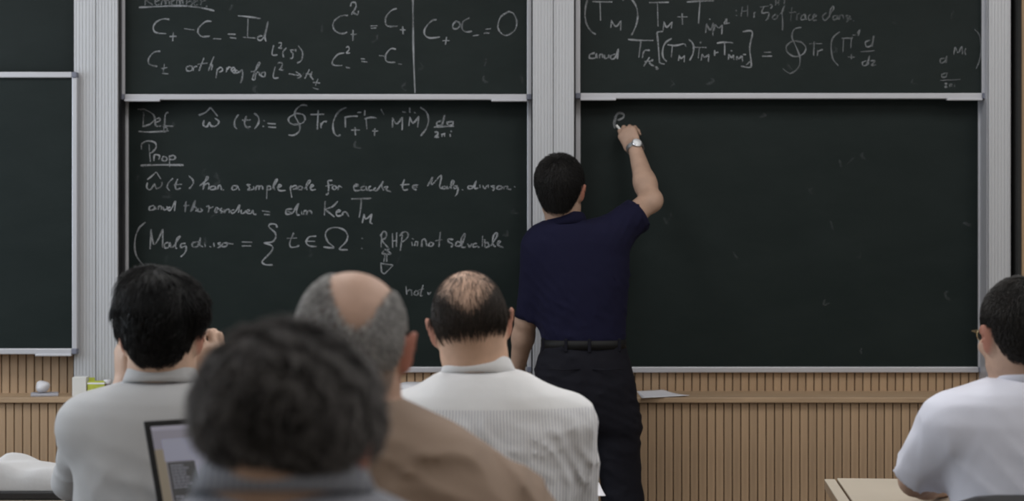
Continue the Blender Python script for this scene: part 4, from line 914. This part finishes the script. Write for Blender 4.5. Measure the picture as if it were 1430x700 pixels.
# --- nearest man, back of the head ------------------------------------------------------
Y = 2.0
hm = hair_mat('wavy_dark_grey_hair', (.016, .013, .012), (.42, .39, .38), .55)
cap = [((0, -.022, .040), (.090, .102, .086), 0, 1), ((0, -.050, .004), (.072, .050, .046), .03, 1), ((0, .105, -.035), (.11, .070, .115), .02, -1), ((0, .02, -.085), (.13, .075, .050), .02, -1)]
arms = {'R': (P(690, 830, Y), Vector((X_(735, Y), Y + .12, .82)), Vector((.0, 2.42, .784))), 'L': (P(110, 830, Y), Vector((X_(60, Y), Y + .12, .82)), Vector((-.42, 2.42, .784)))}
gs = shirt_mat('grey_blue_striped_cotton', (.34, .35, .39), (.19, .20, .25), .009, None, bump=.3, bscale=12, frac=.4)
seated('person', 'nearest seated man seen from behind with wavy dark grey hair and striped grey-blue collar', Y, (400, 634), (-9, -20, 5), .97,
       [(662, 332, 464, .062), (678, 292, 506, .088), (702, 250, 556, .10), (735, 190, 625, .112), (770, 140, 680, .12), (820, 105, 712, .125), (900, 100, 718, .13), (1100, 110, 708, .14)],
       gs, arms, skin_mat('skin_e', (.46, .30, .22), (.03, .026, .024), red=(.42, .12, .09)), hair_builder(hm, 11000, .042, .0014, lambda l: hairline(l, -.036), 120, tonef=lambda l: .38 * sstep(.045, .085, np.abs(l[:, 0])) * sstep(.09, .0, l[:, 2]), lenf=lambda l: .3 + .7 * sstep(-.03, .06, l[:, 2]), whorl=(.0, -.0, .15), cap=cap, seed=23, lift=.28, jit=.35, down=.1, wave=.35, nseg=7, capdisp=folds(6, .006, 55, (1, .4, .6), 4)), (398, 680),
       dict(c=(396, 684), rx=.070, ry=.070, tilt=.22, h=.044, drop=.040, flare=.024), wr=None, hands=desk_hands(), neckr=.056, h=.008)

# --- man at the right, pale blue polo ------------------------------------------------------
Y = 4.2
hm = hair_mat('short_dark_hair', (.006, .0055, .005), (.035, .030, .027), .5)
cap = [((0, -.018, .046), (.083, .100, .090), 0, 1), ((0, -.054, -.012), (.062, .046, .058), .03, 1), ((0, .105, -.035), (.11, .075, .115), .02, -1), ((0, .03, -.062), (.13, .05, .052), .02, -1)]
arms = {'L': (P(1326, 596, Y), Vector((X_(1279, 4.32), 4.32, .795)), Vector((X_(1318, 4.58), 4.58, .742))), 'R': (P(1555, 600, Y), Vector((X_(1590, 4.32), 4.32, .80)), Vector((X_(1530, 4.58), 4.58, .742)))}
bp = shirt_mat('pale_blue_pique', (.70, .71, .80), bump=.15, bscale=16)
wrD = folds(51, .020, 45, (1, .2, .35), 4, lambda X, Yy, Z: .15 + .85 * sstep(Z_(590, 4.2), Z_(650, 4.2), Z))
r = seated('person', 'seated man at right with glasses, short dark hair and pale blue polo shirt', Y, (1424, 473), (11, -3, 0), 1.0,
       [(524, 1392, 1480, .066), (530, 1376, 1498, .082), (538, 1352, 1522, .092), (548, 1326, 1548, .105), (562, 1309, 1564, .115), (590, 1303, 1570, .122), (640, 1322, 1556, .125), (700, 1331, 1548, .13), (830, 1332, 1546, .14)],
       bp, arms, skin_mat('skin_f', (.45, .295, .22), (.025, .02, .018)), hair_builder(hm, 8000, .022, .0010, lambda l: hairline(l, -.055), whorl=(0, -.04, .13), cap=cap, seed=31, lift=.3, jit=.4, down=.4, lenf=lambda l: .5 + .5 * sstep(-.02, .05, l[:, 2])), (1434, 530),
       dict(c=(1436, 538), rx=.070, ry=.068, tilt=.20, h=.042, drop=.036, flare=.012), wr=wrD, hands=desk_hands(), sleeve='short', neckr=.058, sub=.86)
rootR, cR, MR, TR, LR, SR, orgR = r
tube('shoulder_seam', [p - orgR for p in on_surface(SR, [(X_(1326 + .0016 * (y - 560) ** 2, 4.2), 4.2, Z_(y, 4.2)) for y in range(556, 640, 8)], -.0008)], .0015, bp, rootR, 5)
# glasses on the right man: a thing he wears
M_gold = mat('gold_wire', (.45, .36, .2), .3, .9); M_lens = mat('lens_glass', (.9, .95, .95), .05); M_lens.node_tree.nodes['Principled BSDF'].inputs['Transmission Weight'].default_value = 1
g = empty('glasses', Vector(TR(0, .10, .0))); go = g.location.copy()
for q in (-1, 1):
    tube('temple', [Vector(TR(q * .083, -.012, .022)) - go, Vector(TR(q * .085, .03, .020)) - go, Vector(TR(q * .074, .088, .018)) - go, Vector(TR(q * .056, .103, .014)) - go], .0013, M_gold, g, 6)
    rim = [Vector(TR(q * .034 + .022 * math.cos(a), .114 - .008 * abs(.6 + q * math.cos(a)), .008 + .016 * math.sin(a))) - go for a in np.linspace(0, 2 * math.pi, 25)]
    rm = tube('rim', rim, .0013, M_gold, g, 6)
    bm = bmesh.new(); bm.faces.new([bm.verts.new(p) for p in rim[:-1]]); bmesh.ops.triangulate(bm, faces=bm.faces[:]); from_bm('lens', bm, M_lens, rm)
tube('bridge', [Vector(TR(-.012, .110, .010)) - go, Vector(TR(0, .122, .014)) - go, Vector(TR(.012, .110, .010)) - go], .0012, M_gold, g, 6)
tag(g, 'thin gold-rimmed glasses worn by the man at the right', 'glasses')
# ------------------------------------------------------------------ desks and chairs
M_desk = mat('pale_laminate', (.50, .44, .36), .4, var=.05, vscale=6)
M_edge = mat('desk_edge_wood', (.26, .18, .115), .5, var=.12, vscale=10)
M_steelg = mat('grey_steel', (.25, .25, .26), .4, .6)
def desk(loc, w, d, h, rz, label, shelf=False):
    t = empty('desk', (loc[0], loc[1], 0), rz)          # loc = far left corner of the top
    box('desk_top', 0, w, -d, 0, h - .004, h, M_desk, t, bev=.001); 
    box('desk_edge', .0, w, -d, 0, h - .028, h - .004, M_edge, t)
    for x in (.05, w - .08):
        for y in (-d + .05, -.08): box('leg', x, x + .03, y, y + .03, 0, h - .028, M_steelg, t)
    box('front_panel', .08, w - .08, -.06, -.045, .3, h - .028, M_edge, t)
    if shelf:
        box('side_shelf', -.033, -.006, -d, -.0, h - .028, h - .006, M_edge, t); box('side_shelf_top', -.033, -.006, -d, 0, h - .006, h - .003, M_desk, t)
    tag(t, label, 'desk'); return t
cr = P(1169, 668, 4.9)
desk(cr, .95, .52, cr.z, math.atan(-.082), 'pale laminate desk with brown edge in front of the man at the right', True)
desk((-2.3, 4.9), 2.49, .5, .72, 0, 'long desk in front of the young man and the man in stripes')
desk((-1.3, 3.70), 1.9, .46, .76, 0, 'desk in front of the bald man, carrying the open laptop')
desk((-1.0, 2.70), 1.5, .44, .76, 0, 'desk in front of the nearest man')
def chair(x, y, label, top=.80):
    t = empty('chair', (x, y, 0))
    bm = bmesh.new(); n = 10
    for z0, z1 in ((.0, 1),):
        V0 = []
        for j in range(5):
            for i in range(n + 1):
                u = -1 + 2 * i / n; zz = .50 + (top - .50) * j / 4
                V0.append((bm.verts.new((u * .21, .03 * u * u - .012 * j / 4, zz - (.02 * u ** 6 if j == 4 else 0))), bm.verts.new((u * .21, .03 * u * u - .03 - .012 * j / 4, zz - (.02 * u ** 6 if j == 4 else 0)))))
        g = lambda i, j, s: V0[j * (n + 1) + i][s]
        for j in range(4):
            for i in range(n):
                bm.faces.new((g(i, j, 0), g(i, j + 1, 0), g(i + 1, j + 1, 0), g(i + 1, j, 0))); bm.faces.new((g(i, j, 1), g(i + 1, j, 1), g(i + 1, j + 1, 1), g(i, j + 1, 1)))
            bm.faces.new((g(0, j, 0), g(0, j, 1), g(0, j + 1, 1), g(0, j + 1, 0))); bm.faces.new((g(n, j, 0), g(n, j + 1, 0), g(n, j + 1, 1), g(n, j, 1)))
        for i in range(n):
            bm.faces.new((g(i, 4, 0), g(i, 4, 1), g(i + 1, 4, 1), g(i + 1, 4, 0))); bm.faces.new((g(i, 0, 0), g(i + 1, 0, 0), g(i + 1, 0, 1), g(i, 0, 1)))
    bmesh.ops.recalc_face_normals(bm, faces=bm.faces[:]); from_bm('backrest', bm, M_black, t, True)
    box('seat', -.21, .21, .02, .44, .42, .45, M_black, t, bev=.01)
    for a in (-.19, .19):
        tube('back_support', [(a, .06, .43), (a, .0, .47), (a, -.012, .56)], .010, M_steelg, t)
        for yy, y2 in ((.05, -.02), (.40, .44)): tube('leg', [(a, yy, .425), (a * 1.1, y2, .0)], .011, M_steelg, t)
    tag(t, label, 'chair'); return t
chair(X_(1440, 4.2), 4.02, 'black plastic chair of the man in the pale blue polo', .804)
chair(X_(668, 4.1), 3.925, 'black plastic chair of the man in the striped shirt', .77)
chair(X_(224, 4.05), 3.875, 'black plastic chair of the young man in plain white', .77)
chair(X_(497, 2.95), 2.755, 'black plastic chair of the bald man in tan', .77)
chair(X_(398, 2.0), 1.825, 'black plastic chair of the nearest man', .77)

# ------------------------------------------------------------------ laptop on the second desk
M_lid = mat('laptop_black_bezel', (.006, .006, .006), .6, spec=.2); M_body = mat('laptop_aluminium', (.5, .5, .52), .35, .8)
lx, ly = -.434, 3.50; lt = empty('laptop', (lx, ly, .76), R(33))
W2, HH = .185, .256; tl = R(25)
ML = Matrix.Translation((0, .11, .016)) @ Matrix.Rotation(-tl, 4, 'X')     # local: x right, z up the screen, -y faces the user
scr = box('screen_lid', -W2, W2, 0, .007, 0, HH, M_lid, lt, bev=.003, M=ML)
def scr_rect(name, x0, x1, z0, z1, m, lift): return box(name, x0, x1, -lift, 0, z0, z1, m, scr, M=ML)
def emi(n, c, s=1): return mat(n, (.02, .02, .02), .3, emit=c, emit_s=s * 2.6)
scr_rect('display', -W2 + .011, W2 - .011, .014, HH - .013, emi('screen_desktop', (.26, .24, .30), .9), .0006)
scr_rect('wallpaper_strip', -W2 + .011, -W2 + .030, .016, HH - .060, emi('screen_wallpaper', (.30, .24, .16), .8), .0009)
scr_rect('menu_bar', -W2 + .011, W2 - .011, HH - .022, HH - .013, emi('screen_menu', (.36, .34, .42), .9), .0011)
scr_rect('browser_window', -W2 + .028, -W2 + .20, HH - .085, HH - .040, emi('screen_window', (.34, .34, .44), .9), .0012)
scr_rect('document_window', -W2 + .085, -W2 + .27, .02, HH - .075, emi('screen_document', (.36, .35, .45), .9), .0010)
scr_rect('terminal_window', -W2 + .032, -W2 + .088, .018, HH - .087, emi('screen_terminal', (.008, .008, .012), .9), .0014)
M_tx = emi('screen_text', (.22, .22, .27), .9); rn = random.Random(3); bm = bmesh.new(); z = HH - .096
while z > .03:
    if rn.random() < .85:
        a = -W2 + .037; b = a + rn.uniform(.010, .040)
        while a < b: c_ = min(a + rn.uniform(.004, .009), b); bm_box(bm, a, c_, -.0018, -.0014, z, z + .0032); a = c_ + .0014
    z -= .0062
bmesh.ops.transform(bm, matrix=ML, verts=bm.verts); tx = from_bm('terminal_text', bm, M_tx, scr); tx['kind'] = 'stuff'
box('base', -W2, W2, -.13, .115, 0, .014, M_body, lt, bev=.003)
bm = bmesh.new()
for r_ in range(5):
    for k in range(13): bm_box(bm, -.15 + k * .0232, -.15 + k * .0232 + .019, -.02 + r_ * .022, -.02 + r_ * .022 + .018, .014, .0155)
kb = from_bm('keyboard', bm, M_black, lt); kb['kind'] = 'stuff'
box('trackpad', -.05, .05, -.115, -.04, .0138, .0144, M_steelg, lt)
tag(lt, 'open laptop with black bezel and dark terminal window behind the nearest man', 'laptop')

# ------------------------------------------------------------------ left desk: white cloth on a closed black laptop
z0 = .72
fl = box('closed_laptop', -.20, .20, -.12, .12, 0, .019, M_black, None, .004, loc=(X_(0, 4.58) + .05, 4.62, z0 + .001)); tag(fl, 'closed black laptop lying on the long desk at the left edge', 'laptop')
def cloth(name, x0, x1, y0, y1, zf, m, loc, nx=44, ny=24, th=.002):
    bm = bmesh.new(); g = {}
    for i in range(nx + 1):
        for j in range(ny + 1):
            u, v = i / nx, j / ny; g[i, j] = bm.verts.new((x0 + (x1 - x0) * u, y0 + (y1 - y0) * v, zf(u, v)))
    for i in range(nx):
        for j in range(ny): bm.faces.new((g[i, j], g[i + 1, j], g[i + 1, j + 1], g[i, j + 1]))
    ext = bmesh.ops.extrude_face_region(bm, geom=bm.faces[:]); 
    for v in [e for e in ext['geom'] if isinstance(e, bmesh.types.BMVert)]: v.co.z -= th if th < .01 else v.co.z
    bmesh.ops.recalc_face_normals(bm, faces=bm.faces[:]); return from_bm(name, bm, m, None, True, loc)
M_cloth = mat('white_cloth', (.50, .50, .51), .9, bump=.2, bscale=40)
def zf(u, v):
    e = min(1, 7 * min(v, 1 - v)) ** .5 * min(1, 12 * min(u, 1 - u)) ** .5
    prof = float(np.interp(u, [0, .28, .37, .55, .75, .9, 1], [.045, .052, .072, .054, .044, .050, .052]))
    return .004 + e * (prof - .012 * (v - .5) ** 2 + .004 * math.sin(9 * u + 5 * v) + .003 * math.sin(23 * u - 11 * v) - .004)
cl = cloth('folded_cloth', -.195, .19, -.11, .11, zf, M_cloth, (X_(0, 4.58) + .05, 4.62, z0 + .0205), th=.05); tag(cl, 'rumpled white cloth on the closed black laptop at the left edge', 'cloth')

# ------------------------------------------------------------------ things on the oak ledge
LT = LEDGE_T
M_paper = mat('white_paper', (.72, .72, .77), .8); M_white = mat('white_plastic', (.58, .58, .61), .4); M_greyc = mat('grey_felt', (.36, .36, .40), .95, bump=.3, bscale=200)
def quad_sheet(name, corners, z, m, label, cat, curl=.004, n=10):
    bm = bmesh.new(); g = {}; c0 = sum((Vector((a, b, 0)) for a, b in corners), Vector()) / 4
    for i in range(n + 1):
        for j in range(n + 1):
            u, v = i / n, j / n; A = [Vector((a, b, 0)) for a, b in corners]; p = A[0].lerp(A[1], u).lerp(A[3].lerp(A[2], u), v)
            for s in (0, 1): g[i, j, s] = bm.verts.new((p.x - c0.x, p.y - c0.y, curl * (1 - math.sin(math.pi * v)) * u * .8 + s * .0012 + .0005))
    for i in range(n):
        for j in range(n):
            for s in (0, 1): bm.faces.new((g[i, j, s], g[i + 1, j, s], g[i + 1, j + 1, s], g[i, j + 1, s]))
    for k in range(n):
        for a, b in (((k, 0), (k + 1, 0)), ((k, n), (k + 1, n)), ((0, k), (0, k + 1)), ((n, k), (n, k + 1))):
            bm.faces.new((g[a[0], a[1], 0], g[b[0], b[1], 0], g[b[0], b[1], 1], g[a[0], a[1], 1]))
    bmesh.ops.recalc_face_normals(bm, faces=bm.faces[:]); o = from_bm(name, bm, m, None, True, (c0.x, c0.y, z)); tag(o, label, cat); return o
def gp(px, py, z): Yq = FPX * (CAMZ - z) / (py - HY); return (X_(px, Yq), Yq)
quad_sheet('paper_sheet', [gp(889, 547, LT), gp(926, 546.5, LT), gp(963, 554.5, LT), (X_(896, 7.115), 7.10)], LT, M_paper, 'white paper sheets on the oak ledge beside the standing man', 'paper', .006)
quad_sheet('paper_sheet', [(.02, 4.80), (.224, 4.79), (.229, 4.55), (.03, 4.56)], .7205, M_paper, 'white sheet poking past the elbow of the man in stripes', 'paper', .003)
# eraser on a cloth
o = box('duster_pad', -.052, .052, -.045, .045, 0, .010, M_greyc, None, .003, loc=(X_(61, 7.2), 7.215, LT)); o.rotation_euler = (0, 0, R(14)); tag(o, 'flat grey duster pad on the left end of the ledge', 'duster')
S = Shape(); S.ell((0, 0, .020), (.024, .028, .021), None, 0); S.ell((.010, 0, .030), (.019, .022, .014), None, .01); S.ell((-.008, .004, .036), (.014, .018, .011), None, .01)
me, V = S.mesh(.004, name='eraser', clip=(np.array([-1, -1, .001]), np.array([1, 1, 1]))); o = link('eraser', me, M_white, None, (X_(58, 7.2), 7.21, LT + .0105)); tag(o, 'rounded white eraser sitting on the flat grey pad', 'eraser')
# chalk box, jar, white carton in front of the left column
YB_ = 7.19
t = empty('chalk_box', (X_(136, YB_), YB_, LT)); M_green = mat('yellow_green_card', (.42, .46, .06), .6, var=.15, vscale=40)
box('carton', -.033, .033, -.025, .025, 0, .058, M_green, t, .001); box('label_band', -.0335, .0335, -.0257, -.0250, .048, .054, M_paper, t); box('label_band', -.022, .006, -.0258, -.0251, .010, .026, mat('lime_print', (.55, .6, .15), .6), t)
box('open_flap', -.033, -.010, -.001, .001, .058, .072, M_green, t)
tag(t, 'small yellow-green chalk box on the ledge behind the young man', 'box')
t = empty('jar', (X_(150.5, YB_), YB_ - .005, LT)); lathe('glass_body', [(.0, 0), (.014, 0), (.0145, .004), (.0145, .040), (.012, .048)], mat('brown_jar', (.10, .05, .035), .25), t); lathe('lid', [(.0135, .048), (.014, .050), (.014, .062), (.012, .064)], M_white, t); lathe('jar_label', [(.0148, .012), (.0149, .013), (.0149, .035), (.0148, .036)], M_paper, t, closed=False)
tag(t, 'little brown jar with white label beside the yellow-green box', 'jar')
o = box('carton', -.027, .027, -.03, .03, 0, .075, mat('off_white_card', (.62, .62, .60), .7), None, .002, loc=(X_(113, YB_), YB_, LT)); tag(o, 'plain off-white carton left of the yellow-green box', 'box')
# lidded dish between the bald man and the man in stripes
t = empty('dish', (X_(576, 7.24), 7.25, LT)); 
lathe('dish_base', [(.0, 0), (.060, 0), (.072, .006), (.074, .014), (.070, .016)], M_white, t, 40)
lathe('dish_lid', [(.060, .0165), (.064, .022), (.064, .034), (.058, .042), (.040, .047), (.012, .049), (.001, .049)], M_white, t, 40)
tag(t, 'low round white lidded dish on the ledge behind the man in stripes', 'dish')
# blue cup with grey clip near the right column
t = empty('cup', (X_(1392, 7.18), 7.19, LT)); lathe('cup_wall', [(.0, 0), (.024, 0), (.028, .004), (.031, .070), (.0285, .070), (.0255, .006), (.0, .005)], mat('blue_plastic', (.03, .07, .36), .35), t, 28, closed=False)
tube('handle', [(-.029, 0, .056), (-.050, 0, .054), (-.054, 0, .034), (-.046, 0, .018), (-.026, 0, .016)], .0045, bpy.data.materials['blue_plastic'], t)
tag(t, 'blue cup on the ledge behind the man with glasses', 'cup')
# dark camera the young man holds to his face
ct = empty('camera', P(228, 486, 4.255)); M_rub = mat('black_rubber', (.010, .010, .011), .6)
box('camera_body', -.062, .062, -.022, .022, -.035, .035, M_rub, ct, .008); box('viewfinder', -.02, .02, -.026, .018, .035, .052, M_rub, ct, .006)
lathe('lens', [(.0, 0), (.032, 0), (.034, .02), (.034, .07), (.030, .075), (.028, .066), (.0, .064)], M_rub, ct, 28).rotation_euler = (R(-90), 0, 0)
ct.children[-1].location = (0, .022, -.004)
tube('strap', [(.063, .0, .01), (.070, -.03, -.04), (.066, -.075, -.09), (.05, -.085, -.15)], [.004, .009, .012, .011], M_rub, ct, 8)
tag(ct, 'black camera held to the face of the young man', 'camera')

# ------------------------------------------------------------------ unseen windows with glowing panes, added to brighten the left side
M_added_pane = mat('daylight_pane', (.75, .85, 1), .3, emit=(.75, .87, 1), emit_s=1.5)
for k, y in enumerate((2.2, 4.6)):
    fr_ = box('window_%d' % (k + 1), XL + .002, XL + .02, y, y + 1.7, 1.05, 2.55, M_added_pane); fr_['kind'] = 'structure'
    for a, b, c_, d in ((y - .05, y, 1.0, 2.6), (y + 1.7, y + 1.75, 1.0, 2.6), (y, y + 1.7, 1.0, 1.05), (y, y + 1.7, 2.55, 2.6), (y + .83, y + .87, 1.05, 2.55)):
        box('window_frame', XL + .001, XL + .05, a, b, c_, d, M_alu2, fr_)
